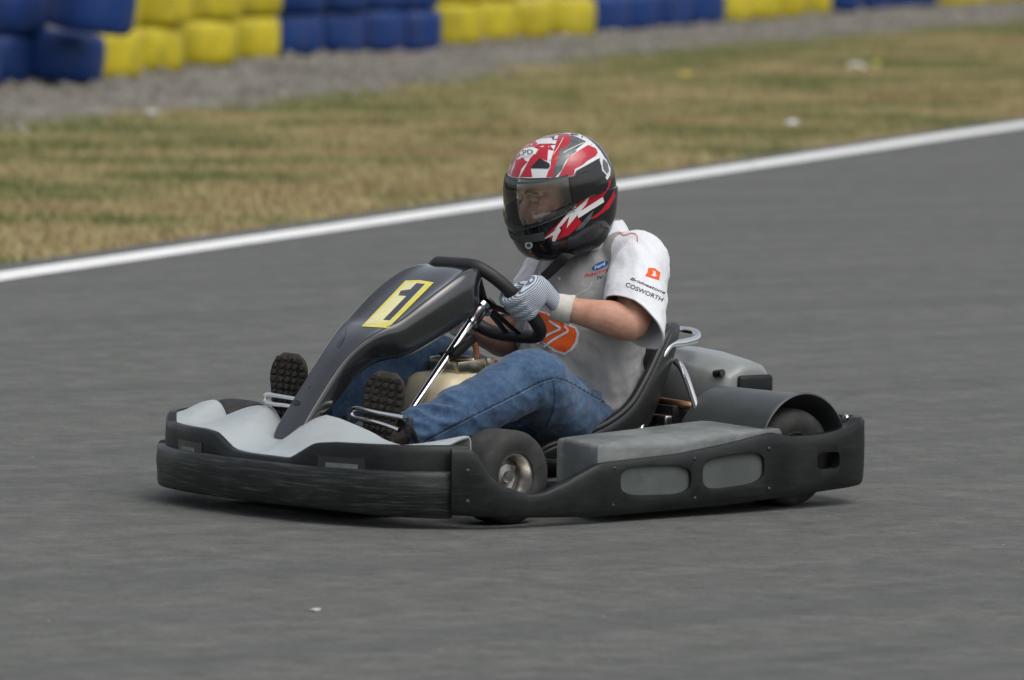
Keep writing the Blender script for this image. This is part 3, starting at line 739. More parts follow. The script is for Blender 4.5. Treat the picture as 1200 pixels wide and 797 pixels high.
# --- hand gripping the rim: e1 outward, e2 to the front of the wheel, t along the rim
def hand(bm,sg,k=1.0,glove=True):
    e1=YV*sg; e2=-AX; t=UPW
    G=wp(.150*sg,.008,.012); wr=B['wrL'] if sg>0 else B['wrR']
    def pol(a,d,u): return G+e1*(d*math.cos(R(a)))+e2*(d*math.sin(R(a)))+t*u
    kn=[]
    for i,(u,ln) in enumerate(((.036,1.0),(.0125,1.06),(-.0115,1.0),(-.033,.88))):
        r=.0128*k*(1 if i<3 else .92); d=.0175+.0105
        pts=[pol(-38,.050,u*.8),pol(22,.043,u),pol(78,.038*ln,u),pol(128,.031,u),pol(178,.029,u*.97),pol(222,.029,u*.95)]
        tube(bm,pts,[r*1.12,r*1.16,r*1.08,r*1.0,r*.95,r*.86],12,4,cap='round'); kn.append(pol(15,.043,u))
    # palm
    c=[wr,pol(-62,.070,-.012),pol(-30,.052,-.002),pol(18,.042,.001)]
    tube(bm,c,[(.027*k,.022*k),(.038*k,.021*k),(.044*k,.019*k),(.044*k,.014*k)],18,4,side=t,cap='round')
    # thumb from the upper side of the palm along the driver's face of the rim
    pts=[pol(-70,.056,.006),pol(-105,.044,.014),pol(-140,.036,.020),pol(-172,.034,.024),pol(-195,.034,.026)]
    tube(bm,pts,[.0155*k,.0145*k,.0128*k,.0118*k,.010*k],12,4,cap='round')
    return pol
# --- body: one continuous figure
bm=bmesh.new()
tube(bm,[(-.28,0,.17),(-.265,0,.26),(-.275,0,.37),(-.29,0,.48),(-.315,0,.60),(-.335,0,.68),(-.335,0,.73)],[(.14,.09),(.15,.11),(.145,.11),(.15,.105),(.155,.095),(.12,.075),(.06,.05)],20,4,side=YV,cap='round')
tube(bm,[(-.335,0,.70),(-.305,0,.765),hl(-.03,0,-.07)],[.062,.058,.060],16,4,cap='round')
for s,k in ((1,'L'),(-1,'R')):
    sh,el,wr=B['sh'+k],B['el'+k],B['wr'+k]
    up=el.lerp(wr,.28)
    tube(bm,[Vector((-.33,.08*s,.69)),sh,sh.lerp(el,.5),el+ (el-wr).normalized()*.004,up,el.lerp(wr,.62),wr],[.055,.058,.052,.048,.0515,.041,(.034,.029)],18,5,cap='round')
    tube(bm,[B['hip'+k]+Vector((-.05,-.02*s,0)),B['hip'+k],B['hip'+k].lerp(B['kn'+k],.5),B['kn'+k],B['kn'+k].lerp(B['an'+k],.4),B['an'+k]],[.08,.085,.072,.056,.052,.038],16,4,cap='round')
    ank=B['an'+k]; tube(bm,[ank,ank.lerp(FOOT[k],.5),FOOT[k]],[.033,.030,.026],12,3,cap='round')
    hand(bm,s,.80)
# head and face (in the helmet's own directions)
def hell(c,r): ell(bm,hl(c[0]+.018,c[1],c[2]),tuple(x*1.0 for x in r),HRT,24)
hell((-.005,0,.0),(.100,.074,.108)); hell((.035,0,-.055),(.068,.060,.075)); hell((.05,.0,.03),(.05,.06,.05))
tube(bm,[hl(.106,0,.018),hl(.124,0,-.012),hl(.139,0,-.036)],[.0085,.0105,.0145],12,4,cap='round')
for s in (1,-1):
    hell((.106,.0125*s,-.038),(.012,.009,.0085)); hell((.066,.042*s,-.028),(.030,.024,.026))
    tube(bm,[hl(.115,.010*s,.026),hl(.114,.03*s,.031),hl(.096,.055*s,.022)],[.009,.0105,.010],10,3,cap='round')
    tube(bm,[hl(.060,.058*s,-.05),hl(.06,.05*s,-.08)],[.02,.02],10,2,cap='round')
    hell((.088,.031*s,.008),(.0125,.014,.011))
tube(bm,[hl(.112,.022,-.066),hl(.122,0,-.064),hl(.112,-.022,-.066)],[.007,.0095,.007],10,3,cap='round')
tube(bm,[hl(.104,.02,-.077),hl(.112,0,-.077),hl(.104,-.02,-.077)],[.007,.0095,.007],10,3,cap='round')
hell((.082,0,-.100),(.024,.026,.020))
me=bm_mesh('person',bm)
me=apply(me,[('REMESH',dict(mode='VOXEL',voxel_size=.0042)),('SMOOTH',dict(factor=.5,iterations=4))],180); me.name='person'
person=link('person',me,M['skin'])
tag(person,'helmeted driver in white and grey shirt and blue jeans seated in the go-kart','person')
M['brow']=simple('brown_hair',(.07,.045,.03),.8)
for s in (1,-1):
    bm=bmesh.new(); ell(bm,hl(.1160,.031*s,.006),(.0060,.0100,.0036),HRT,14); e_=obj('eye',bm,M['eye'],person)
    bm=bmesh.new(); ell(bm,hl(.1210,.0305*s,.006),(.0018,.0042,.0034),HRT,12); obj('iris',bm,M['iris'],e_)
    bm=bmesh.new(); tube(bm,[hl(.123,.014*s,.030),hl(.1225,.032*s,.036),hl(.106,.056*s,.028)],[.003,.0045,.003],8,3); obj('eyebrow',bm,M['brow'],person)

# --- clothes: folds pushed along the normal
def folds(me,fn):
    me2=me; co=[v.co.copy() for v in me.vertices]; no=[v.normal.copy() for v in me.vertices]
    for v,c,n in zip(me2.vertices,co,no): v.co=c+n*fn(c,n)
    me2.update(); smooth(me2,180)
def fbm(p,s,seed=0): return noise.fractal(Vector((p.x*s+seed,p.y*s,p.z*s)),1.0,2.0,3)
def fold_line(p,a,b,wdt,amp):
    """a soft ridge along the segment a-b"""
    ab=b-a; t=max(0,min(1,(p-a).dot(ab)/ab.length_squared)); d=(p-(a+ab*t)).length
    return amp*math.exp(-(d/wdt)**2)*math.sin(math.pi*max(.08,min(.92,t)))
# jeans
bm=bmesh.new()
ell(bm,(-.245,0,.19),(.125,.175,.105),seg=28)
for s,k in ((1,'L'),(-1,'R')):
    h_,kn,an=B['hip'+k],B['kn'+k],B['an'+k]
    cuff=an+(an-kn).normalized()*.03
    tube(bm,[h_+Vector((-.06,-.01*s,-.005)),h_,h_.lerp(kn,.35)+Vector((0,0,.0)),h_.lerp(kn,.7),kn+Vector((.0,0,.002)),kn.lerp(an,.25),kn.lerp(an,.55)+Vector((0,0,-.008)),kn.lerp(an,.82)+Vector((0,0,-.012)),cuff],[.098,.106,.100,.092,.086,.084,.080,.074,(.066,.064)],24,6,cap='flat')
me=bm_mesh('jeans',bm)
me=apply(me,[('REMESH',dict(mode='VOXEL',voxel_size=.006)),('SMOOTH',dict(factor=.5,iterations=5))],180)
FL=[]
rs=random.Random(3)
for s,k in ((1,'L'),(-1,'R')):
    h_,kn,an=B['hip'+k],B['kn'+k],B['an'+k]
    sd=Vector((0,s,0)); up=Vector((0,0,1))
    for i in range(5):   # cuff bunching
        q=kn.lerp(an,.62+.09*i); ax_=(an-kn).normalized()
        o=(up*.06+sd*.05)*(1 if i%2 else .8); FL.append((q+up*.085-sd*.03,q+sd*.085-up*.03+ax_*.035,.010,.0075))
    for i in range(4):   # behind the knee
        q=kn+Vector((0,0,-.06))+ (h_-kn).normalized()*(.03*i-.02); FL.append((q-up*.03,q+sd*.09+up*.05+(h_-kn).normalized()*.04,.010,.007))
    for i in range(5):   # groin
        q=h_+Vector((.02,0,.10)); FL.append((q+Vector((.0,-.03*s,0)),h_.lerp(kn,.35+.1*i)+sd*(.10-.012*i)+up*(.02+.02*i),.012,.006))
def jf(p,n):
    d=.0075*fbm(p,9,2)+.004*fbm(p,22,5)
    for f in FL: d+=fold_line(p,*f)
    return d
def ridge(p,a,b,freq,amp,seed,tw=.5):
    ab=b-a; t=(p-a).dot(ab)/ab.length_squared
    if not -.05<t<1.15: return 0
    q=p-(a+ab*t); o=ab.normalized().orthogonal(); o2=ab.normalized().cross(o); ph=math.atan2(q.dot(o),q.dot(o2))
    n=noise.noise(Vector((t*ab.length*freq+tw*math.sin(ph+seed),math.cos(ph)*.9,math.sin(ph)*.9+seed)))
    return lerp1(t,amp)*(1-2.6*abs(n))
def jf2(p,n):
    d=jf(p,n)*.75; s=1 if p.y>0 else -1; k='L' if s>0 else 'R'
    d+=ridge(p,B['kn'+k],B['an'+k],17,[(-.05,.002),(.0,.003),(.12,.0035),(.3,.001),(.55,.002),(.72,.0085),(.95,.0105),(1.1,.005)],3+s,.8)
    d+=ridge(p,B['hip'+k],B['kn'+k],13,[(0,.006),(.25,.008),(.55,.003),(.8,.003),(.97,.005),(1.0,.002)],7+s,1.3)
    return d
folds(me,jf2); me.name='jeans'
jeans=link('jeans',me,M['denim'],person)
def stroke(pts,w):
    """ribbon polygon(s) along a px polyline"""
    P2=[Vector((x,y)) for x,y in pts]; o=[]
    for a,b in zip(P2,P2[1:]):
        d=(b-a).normalized(); n_=Vector((-d.y,d.x))*(w/2); e=d*.05
        o.append([tuple(a-e+n_),tuple(b+e+n_),tuple(b+e-n_),tuple(a-e-n_)])
    return o
def smpl(pts,n=6): return [(v.x,v.y) for v in catmull([(x,y,0) for x,y in pts],n)]
seamA=smpl([(497,517),(520,505),(545,492),(575,477),(605,462),(630,449),(648,443)],4); seamB=smpl([(652,443),(668,449),(688,461),(706,471),(722,477)],4)
dash=[]
for S_ in (seamA,seamB):
    for a,b in zip(S_[::1],S_[1::1]):
        dash+=stroke([(a[0],a[1]-1.6),(a[0]+(b[0]-a[0])*.45,a[1]-1.6+(b[1]-a[1])*.45)],.9)
side2=smpl([(648,446),(650,462),(648,480),(640,500)],4)
jl=[(poly_bm(stroke(seamA,1.6)+stroke(seamB,1.6)+stroke(side2,1.1)),M['denimdark']),(poly_bm(stroke([(x+.6,y+1.6) for x,y in seamA],.9)+stroke([(x,y+1.5) for x,y in seamB],.9)),M['thread'],1.6),(poly_bm(dash),M['denimdark'],2)]
join_prints(jeans,jl,.0008)
for k in 'LR':
    bm=bmesh.new(); kn,an=B['kn'+k],B['an'+k]; c=an+(an-kn).normalized()*.027+Vector((0,0,-.006)); ax_=(an-kn).normalized(); a=ax_.orthogonal().normalized(); b=ax_.cross(a)
    tube(bm,[c+a*(.066*math.cos(q))+b*(.065*math.sin(q))+ax_*(.004*math.sin(3*q)) for q in [2*math.pi*i/28 for i in range(28)]],.0045,8,closed=True)
    obj('jeans_hem',bm,M['denim'],jeans)
# shirt
bm=bmesh.new()
tube(bm,[(-.295,0,.175),(-.282,0,.25),(-.284,0,.35),(-.296,0,.46),(-.316,0,.575),(-.332,0,.655),(-.342,0,.715),(-.340,0,.752)],[(.186,.150),(.194,.165),(.198,.166),(.197,.156),(.192,.138),(.180,.112),(.125,.085),(.075,.068)],28,6,side=YV,cap='flat')
for s,k in ((1,'L'),(-1,'R')):
    sh,el=B['sh'+k],B['el'+k]; d=(el-sh).normalized()
    end=sh.lerp(el,1.28 if s>0 else 1.1); w_=1 if s>0 else .80
    tube(bm,[Vector((-.338,.06*s,.70)),Vector((-.336,.13*s,.69)),sh+Vector((0,.0,-.002)),sh.lerp(el,.38),sh.lerp(el,.68)+Vector((-.006,0,-.004)),end+Vector((-.012,0,-.004))],[.062*w_,.076*w_,.085*w_,.088*w_,.089*w_,.093*w_],24,6,cap='flat')
me=bm_mesh('shirt',bm)
me=apply(me,[('REMESH',dict(mode='VOXEL',voxel_size=.0055)),('SMOOTH',dict(factor=.5,iterations=6))],180)
SF=[]
for s,k in ((1,'L'),(-1,'R')):
    sh,el=B['sh'+k],B['el'+k]
    for i in range(4): SF.append((sh+Vector((.03,.02*s,.075-.035*i)),sh.lerp(el,.8)+Vector((.05-.02*i,.07*s,.03)),.013,.005))
    for i in range(4): SF.append((Vector((-.21+.01*i,.15*s,.60-.03*i)),Vector((-.17,.03*s,.50-.035*i)),.013,.005))
    SF.append((Vector((-.14,.04*s,.345)),Vector((-.25,.19*s,.335)),.012,.012)); SF.append((Vector((-.13,.02*s,.30)),Vector((-.22,.18*s,.27)),.014,.010))
    SF.append((Vector((-.20,.175*s,.44)),Vector((-.26,.19*s,.24)),.013,.007)); SF.append((Vector((-.25,.19*s,.42)),Vector((-.31,.185*s,.25)),.013,.007))
def sf(p,n):
    d=.0048*fbm(p,8,11)+.002*fbm(p,22,4)
    for f in SF: d+=fold_line(p,*f)
    return d
def sf2(p,n):
    d=sf(p,n)*.8; ph=math.atan2(p.y,p.x+.30); arm=abs(p.y)>.2
    if not arm:
        a=lerp1(p.z,[(.16,.006),(.26,.0075),(.38,.007),(.5,.004),(.62,.0035),(.72,.002)])
        n1=noise.noise(Vector((ph*1.6+p.z*3.5,p.z*15+1.2*math.sin(ph*1.5),2.0))); d+=a*(1-2.4*abs(n1))-.002
    else:
        k='L' if p.y>0 else 'R'; d+=ridge(p,B['sh'+k],B['el'+k],17,[(-.2,.002),(0,.004),(.4,.0045),(.8,.003),(1,.001)],4.4,1.6)
    return d
folds(me,sf2)
# open the sleeve ends and give the cloth an edge
bm=bmesh.new(); bm.from_mesh(me); kill=[]
for s,k in ((1,'L'),(-1,'R')):
    sh,el=B['sh'+k],B['el'+k]; d=(el-sh).normalized(); fd=(B['wr'+k]-el).normalized(); dn=(d+fd*.42+Vector((0,-.22*s,0))).normalized(); q0=sh+d*((el-sh).length*(.94 if s>0 else .86))
    fr=[f for f in bm.faces if (f.calc_center_median()-sh).dot(d)>.05 and (f.calc_center_median()-q0).length<.18 and s*f.calc_center_median().y>(.208 if s>0 else .203)]
    g_=set(fr)
    for f in fr: g_.update(f.edges); g_.update(f.verts)
    bmesh.ops.bisect_plane(bm,geom=list(g_),plane_co=q0,plane_no=dn,clear_outer=True)
me2=bpy.data.meshes.new('shirt'); bm.to_mesh(me2); bm.free()
me=apply(me2,[('SOLIDIFY',dict(thickness=.0045,offset=-1))],60); me.name='shirt'
shirt=link('shirt',me,M['shirt'],person)
z2=lambda l,ox=660,oy=290,k=6.13:[(ox+x/k,oy+y/k) for x,y in l]
zb2=lambda l:[(620+x/7.97,230+y/7.97) for x,y in l]
PR=[]
# orange tyre-maker mark with a white flag, and the two words under it
PR.append((poly_bm([z2([(610,147),(655,150),(697,180),(688,236),(640,222),(588,205),(606,180)])]),M['orange']))
PR.append((poly_bm([z2([(640,166),(664,176),(660,196),(676,204),(650,212),(628,200),(646,190)])]),M['white'],2))
PR.append((text_bm('Bridgestone',(660+607/6.13,290+278/6.13),(40.5,17),4.6,shear=.25),M['blackprint']))
PR.append((text_bm('COSWORTH',(660+583/6.13,290+321/6.13),(43,18.5),5.2),M['blackprint']))
# chest: blue oval, red script, small dark numeral
def oval(c,a,b,ang,n=28):
    ca,sa=math.cos(R(ang)),math.sin(R(ang))
    return [(c[0]+a*math.cos(t)*ca-b*math.sin(t)*sa,c[1]+a*math.cos(t)*sa+b*math.sin(t)*ca) for t in [2*math.pi*i/n for i in range(n)]]
PR.append((poly_bm([oval((703.2,311.5),10.5,4.0,-24)]),M['blueprint']))
PR.append((text_bm('Ford',(703.2,311.5),(13,-6),3.8,shear=.3),M['white'],2))
PR.append((text_bm('Racing',(699.5,320),(31,-9.5),5.4,shear=.35),M['redprint']))
PR.append((text_bm('IV',(703.5,325),(8,-2.2),3.2,shear=.2),M['blackprint']))
# belly roundel
PR.append((poly_bm([[(617,372),(624,362),(640,366),(660,377),(676,384),(679,391),(677,402),(671,410),(662,416),(650,412),(636,402),(622,388)]]),M['white']))
PR.append((poly_bm([[(619,372),(626,364),(640,368),(660,379),(674,385),(676,391),(674,401),(669,408),(662,413),(652,410),(638,401),(624,387)]]),M['orange'],2))
PR.append((poly_bm(stroke(smpl([(630,403),(642,393),(652,388),(657,385),(650,380),(644,376)],3),2.6)+stroke(smpl([(638,407),(648,399),(658,393),(666,388),(662,382)],3),2.6)),M['white'],3))
# trims: red piping at the shoulder pieces, button, placket
PR.append((poly_bm(stroke(smpl([(720,271.5),(724,271),(731,276),(740,273.5),(746,276),(747,284)],3),1.3)),M['redtrim']))
PR.append((poly_bm(stroke(smpl([(599,302),(606,300),(615,299)],3),1.8)+stroke(smpl([(599,302),(597,306)],2),1.5)),M['redtrim']))
PR.append((poly_bm([oval((655.5,326.5),1.8,1.8,0,12)]),M['white_sticker']))
PR.append((poly_bm(stroke(smpl([(676,345),(690,338),(694,330)],3),.8)+stroke(smpl([(676,345),(675,372)],3),.8)),M['cuff']))
join_prints(shirt,PR,.0008)
# collar: two stiff leaves standing round the neck
bm=bmesh.new(); secs=[]
for i in range(25):
    a=R(-215+250*i/24+90-18-90+18); a=R(35+290*i/24)   # open at the front
    ca,sa=math.cos(a),math.sin(a); fr=max(0,ca)
    base=Vector((-.332+.072*ca,.078*sa,.742-.030*fr))
    top=Vector((-.325+.078*ca,.082*sa,.792-.035*fr)); out=Vector((-.330+.105*ca,.112*sa,.735-.045*fr))
    n_=Vector((ca,sa,0))
    secs.append([base,top-n_*.002+Vector((0,0,-.004)),top,top+n_*.004,(top+out)*.5+n_*.007,out,out-n_*.004+Vector((0,0,.002)),(top+out)*.5+n_*.002,base+n_*.004])
loft(bm,secs); obj('collar',bm,M['white'],shirt,ang=60,mods=[('SUBSURF',dict(levels=1))])
bm=bmesh.new(); tube(bm,[(-.345+.068*math.cos(a),.073*math.sin(a),.765-.02*max(0,math.cos(a))) for a in [R(x) for x in range(50,320,15)]],[(.018,.004)]*18,8,2,side=(0,0,1)); obj('collar_band',bm,M['redtrim'],shirt)
for s in (1,-1):
    bm=bmesh.new(); tube(bm,[Vector((-.285,.178*s,.20)),Vector((-.20,.172*s,.235)),Vector((-.14,.14*s,.262)),Vector((-.11,.07*s,.272))],[(.018,.006)]*4,8,4,side=(0,0,1)); obj('belt',bm,M['strap'],person)
# gloves
def glove(sg):
    bm=bmesh.new(); hand(bm,sg,1.0); me=bm_mesh('glove',bm)
    me=apply(me,[('REMESH',dict(mode='VOXEL',voxel_size=.0026)),('SMOOTH',dict(factor=.5,iterations=5))],180); me.name='glove'
    o=link('glove',me,M['glove'],person)
    wr=B['wrL'] if sg>0 else B['wrR']; el=B['elL'] if sg>0 else B['elR']; d=(el-wr).normalized()
    bm=bmesh.new(); pts=[wr-d*.022,wr-d*.005,wr+d*.015,wr+d*.028,wr+d*.035,wr+d*.033]; tube(bm,pts,[.036,.039,.0395,.041,.0425,.036],28,5)
    me=bm_mesh('glove_cuff',bm,180); 
    for v in me.vertices:
        q=v.co-wr; a_=math.atan2(q.dot(d.orthogonal()),q.dot(d.cross(d.orthogonal()))); v.co+=v.normal*(.0010*math.sin(26*a_)+.002*noise.noise(v.co*40))
    link('glove_cuff',me,M['cuff'],o)
glove(1); glove(-1)
# shoes: soles with lugs facing forward
def shoe(heel,toe,nrm,k,an,ws):
    u=(toe-heel); L=u.length; u.normalize(); n=(nrm-u*nrm.dot(u)).normalized(); v=u.cross(n)   # v: sideways
    prof=[(0,.030),(.02,.036),(.06,.037),(.11,.033),(.16,.040),(.20,.047),(.235,.045),(.262,.034),(.276,.018)]
    def hw(s): return lerp1(s,prof)*ws
    def ring(off,sc):
        o=[]
        ss=[.276*i/16 for i in range(17)]
        for s in ss: o.append(heel+u*((s-.138)*sc+.138)*(L/.276)+v*hw(s)*sc+n*off)
        for s in ss[::-1]: o.append(heel+u*((s-.138)*sc+.138)*(L/.276)-v*hw(s)*sc+n*off)
        return o
    bm=bmesh.new(); secs=[ring(a,b) for a,b in ((-.020,.97),(-.017,1.0),(-.003,1.0),(0,.97))]; loft(bm,secs)
    me=bm_mesh('sole',bm,40)
    bm=bmesh.new()   # upper
    c=lambda s,h,y=0: heel+u*s*(L/.276)-n*h+v*y
    tube(bm,[c(.03,.03),c(.10,.035),c(.17,.034),c(.225,.030),c(.255,.026)],[(.034,.032),(.033,.036),(.039,.034),(.040,.026),(.028,.018)],16,5,side=v,cap='round')
    tube(bm,[c(.055,.03),c(.065,.07),an.lerp(c(.065,.07),.35),an],[(.036*ws,.048),(.038*ws,.046),(.046,.046),(.046,.046)],16,4,side=v,cap='round')
    up=apply(bm_mesh('shoe',bm),[('REMESH',dict(mode='VOXEL',voxel_size=.005)),('SMOOTH',dict(factor=.5,iterations=4))],180); up.name='shoe'
    s_=link('shoe',up,M['shoe'],person); link('sole',me,M['sole'],s_)
    bm=bmesh.new(); rot=Matrix((v,u,n)).transposed()
    r=random.Random(5)
    for i in range(13):
        s=.012+i*.0205; w=hw(s)-.004; nx=5
        if .075<s<.125 and i%3==0: continue
        for j in range(nx):
            x=-w+2*w*(j+.5)/nx; edge=j in (0,nx-1)
            rr=rot@Matrix.Rotation(R(r.uniform(-7,7)+(0 if edge else (28 if (i+j)%2 else -28))),3,'Z')
            box(bm,heel+u*s*(L/.276)+v*(x+(.0025 if edge and x>0 else -.0025 if edge else 0))+n*.004,(2*w/nx*r.uniform(.60,.78),r.uniform(.0115,.0145),r.uniform(.010,.015)),rr)
    obj('lug',bm,M['lug'],s_,bev=.0015,seg=1)
    bm=bmesh.new()
    for i in range(5):
        s=.10+.022*i; tube(bm,[c(s,.066-.006*i,-.02),c(s+.004,.073-.007*i,0),c(s,.066-.006*i,.02)],.0028,6,3)
    obj('lace',bm,M['cuff'] if False else M['brass'] if False else simple('dark_lace_%d'%k,(.05,.04,.03),.8),s_)
shoe(Vector((.622,.125,.120)),Vector((.592,.158,.392)),Vector((.76,.62,.10)),0,B['anL'],1.28)
shoe(Vector((.705,-.168,.170)),Vector((.690,-.148,.428)),Vector((.80,.56,.05)),1,B['anR'],1.15)

# ---- helmet
HP=[(.148,.0,-.008,.0),(.1475,.018,-.034,.024),(.143,.048,-.066,.052),(.132,.080,-.096,.079),(.115,.106,-.120,.101),(.095,.126,-.138,.115),(.075,.139,-.149,.124),(.060,.146,-.155,.128),(.035,.155,-.161,.1325),(.01,.160,-.164,.134),(-.015,.163,-.164,.1335),(-.04,.165,-.160,.132),(-.060,.166,-.155,.130),(-.085,.1655,-.147,.126),(-.11,.162,-.135,.121),(-.135,.153,-.120,.113),(-.155,.139,-.104,.103),(-.166,.122,-.092,.094)]
def hring(z,o=0,n=120):
    Q=hring0(z,o,n); w_=math.exp(-((z+.055)/.034)**2)*.046
    for k,p in enumerate(Q):
        a=abs((k*360/n+180)%360-180); p.z+=w_*(min(a,92)/92)**1.25 if a<=92 else w_*max(0,1-(a-92)/70)
    return Q
def hring0(z,o=0,n=120):
    zs=[h[0] for h in HP][::-1]
    xf=float(np.interp(z,zs,[h[1] for h in HP][::-1])); xb=float(np.interp(z,zs,[h[2] for h in HP][::-1])); w=float(np.interp(z,zs,[h[3] for h in HP][::-1]))
    cx=(xf+xb)/2; a=(xf-xb)/2
    pw=2.0+ (.25 if z<-.03 else 0)
    out=[]
    for k in range(n):
        t=2*math.pi*k/n; c_,s_=math.cos(t),math.sin(t)
        out.append(Vector((cx+math.copysign(abs(c_)**(2/pw),c_)*(a+o),math.copysign(abs(s_)**(2/pw),s_)*(w+o),z)))
    return out
# port edges: the opening's upper and lower limits at each ring angle
NZ=120
ZL=sorted(set([.1478,.147,.145,.142,.138,.133,.127,.12,.113,.105]+[.096-.006*i for i in range(5)]+[.068,.0655,.060,.054]+[.048-.0065*i for i in range(16)]+[-.0525,-.055,-.058]+[-.064-.006*i for i in range(17)]+[-.166]),reverse=True)
bm=bmesh.new(); top=bm.verts.new((-.008,0,.1483)); rings=[[bm.verts.new(p) for p in hring(z)] for z in ZL]
for k in range(NZ): bm.faces.new((top,rings[0][k],rings[0][(k+1)%NZ]))
for zi in range(len(ZL)-1):
    zm=(ZL[zi]+ZL[zi+1])/2
    for k in range(NZ):
        az=(k+.5)*3.0; az=az-360 if az>180 else az
        if -.055<zm<.0655 and abs(az)<72: continue
        bm.faces.new((rings[zi][k],rings[zi][(k+1)%NZ],rings[zi+1][(k+1)%NZ],rings[zi+1][k]))
for v in bm.verts: v.co=HM@v.co
me=bm_mesh('helmet',bm,50); 
full=bmesh.new(); rr=[[full.verts.new(HM@p) for p in hring(z)] for z in ZL]; tp=full.verts.new(hl(-.008,0,.1483))
for k in range(NZ): full.faces.new((tp,rr[0][k],rr[0][(k+1)%NZ]))
for A,Bq in zip(rr,rr[1:]):
    for k in range(NZ): full.faces.new((A[k],A[(k+1)%NZ],Bq[(k+1)%NZ],Bq[k]))
me_full=bm_mesh('full',full,180); BF=bvh_of(me_full)
me=apply(me,[('SOLIDIFY',dict(thickness=.014,offset=-1))],50); me.name='helmet'
helmet=link('helmet',me,M['hblack'],person)
hz=lambda l:[(580+x/7.973,150+y/7.973) for x,y in l]     # first close view of the helmet
hy=lambda l:[(560+x/4.427,140+y/4.427) for x,y in l]
HI=HM.inverted()
def paint_helmet(layers):
    bm=bmesh.new(); bm.from_mesh(helmet.data)
    for i,(b2,mt,mir,*lv) in enumerate(layers):
        lv=lv[0] if lv else 1
        if mt.name not in [x.name for x in helmet.data.materials]: helmet.data.materials.append(mt)
        mi=[x.name for x in helmet.data.materials].index(mt.name)
        V,Fs=lay(b2,BF,.0004+.0006*lv,3); add_vf(bm,V,Fs,mi)
        if mir:
            V2=[]
            for v in V:
                q=HI@v; q.y=-q.y; V2.append(HM@q)
            add_vf(bm,V2,[f[::-1] for f in Fs],mi)
    bm.to_mesh(helmet.data); bm.free()
T=True
paint_helmet([
 (poly_bm([hz([(165,318),(205,245),(270,175),(350,110),(440,62),(520,38),(600,28),(700,32),(780,55),(860,95),(930,150),(985,215),(1020,270),(960,290),(860,345),(760,400),(735,450),(520,465),(300,470),(150,460)])]),M['hwhite'],T,0),     # white upper ground
 (poly_bm([hz([(330,378),(420,285),(505,330),(518,360),(500,380)])]),M['hblack'],T,3),          # vent
 (poly_bm([hz([(155,455),(200,300),(280,280),(225,460)])]),M['hred'],T),
 (poly_bm([hz([(235,460),(330,285),(400,215),(490,150),(500,175),(490,310),(420,285),(335,370),(350,460)])]),M['hred'],T),
 (poly_bm([hz([(300,160),(380,120),(400,150),(350,185),(260,190)])]),M['hred'],T),
 (poly_bm([hz([(520,372),(525,300),(590,80),(640,60),(720,75),(690,150),(640,230),(570,330),(545,460),(480,462),(500,400)])]),M['hred'],T),
 (poly_bm([hz([(720,75),(760,85),(850,130),(760,200),(660,310),(620,400),(560,462),(540,462),(570,330),(640,230),(690,150)])]),M['hgrey'],T,2),
 (poly_bm([hz([(590,462),(690,280),(780,215),(870,160),(940,190),(960,230),(940,262),(860,310),(820,345),(745,385),(735,455)])]),M['hred'],T),
 (poly_bm([hz([(530,90),(560,78),(545,120)])]),M['hblack'],T,2),
 (poly_bm([hz([(1010,290),(1050,330),(1065,400),(1045,430),(1015,390),(1000,330)])]),M['hgrey'],T),
 (poly_bm([hz([(975,300),(1000,250),(1040,300),(1078,380),(1075,440),(1040,500),(990,560),(960,580),(940,560),(1010,510),(1040,440),(1000,400),(990,345)])]),M['hwhite'],T),
 (poly_bm([hz([(1010,290),(1048,330),(1062,400),(1040,425),(1012,390),(1003,330)])]),M['hgrey'],T,2),
 # lower side sweep
 (poly_bm([hy([(330,625),(395,560),(480,470),(560,400),(640,345),(690,310),(685,345),(650,400),(655,425),(580,470),(520,510),(540,540),(470,600),(390,632),(370,610)])]),M['hred'],T),
 (poly_bm([hy([(705,360),(712,400),(680,460),(610,510),(575,520),(640,470),(690,400)])]),M['hred'],T),
 (poly_bm([hy([(512,487),(645,402),(652,428),(520,512)])]),M['white_sticker'],T,3),
 (poly_bm([hy([(395,575),(445,510),(510,440),(500,480),(480,500),(545,430),(580,395),(560,440),(470,550),(458,565),(475,500),(430,555)])]),M['hwhite'],T,2),
 (poly_bm([hy([(330,627),(395,580),(420,560),(430,575),(415,600),(400,632),(385,630),(390,600),(365,612)])]),M['hwhite'],T,2),
 (poly_bm([hy([(520,560),(560,510),(600,470),(585,515),(545,560),(505,580)])]),M['hgrey'],T),
 (poly_bm([oval((560+265/4.427,140+652/4.427),4.6,4.4,0,20)]),M['hwhite'],False),
 (poly_bm([oval((560+265/4.427,140+652/4.427),2.4,2.3,0,16)]),M['hgrey'],False,2),
 (poly_bm(stroke([hz([p])[0] for p in ((640,235),(720,190),(830,140))],.8)+stroke([hz([p])[0] for p in ((545,250),(590,190),(640,95))],.7)),M['hwhite'],T,3),
 (poly_bm(stroke([hz([p])[0] for p in ((590,300),(640,215),(650,170))],2.0)+stroke([hz([p])[0] for p in ((600,250),(630,190))],2.2)+stroke([hz([p])[0] for p in ((690,270),(760,215))],1.2)),M['hgrey'],T,3),
 (poly_bm(stroke([hy([p])[0] for p in ((395,555),(480,468),(560,398))],.8)+stroke([hy([p])[0] for p in ((520,515),(580,475),(655,430))],1.0)+stroke([hy([p])[0] for p in ((430,552),(437,575),(420,605))],.7)),M['hblack'],T,3),
 # brow sticker
 (poly_bm([hz([(225,245),(280,195),(350,180),(400,200),(385,245),(300,270),(240,275)])]),M['white_sticker'],False,2),
 (text_bm('LPD',(580+292/7.973,150+233/7.973),(16.5,-2.0),5.6),M['hgrey'],False,3),
])
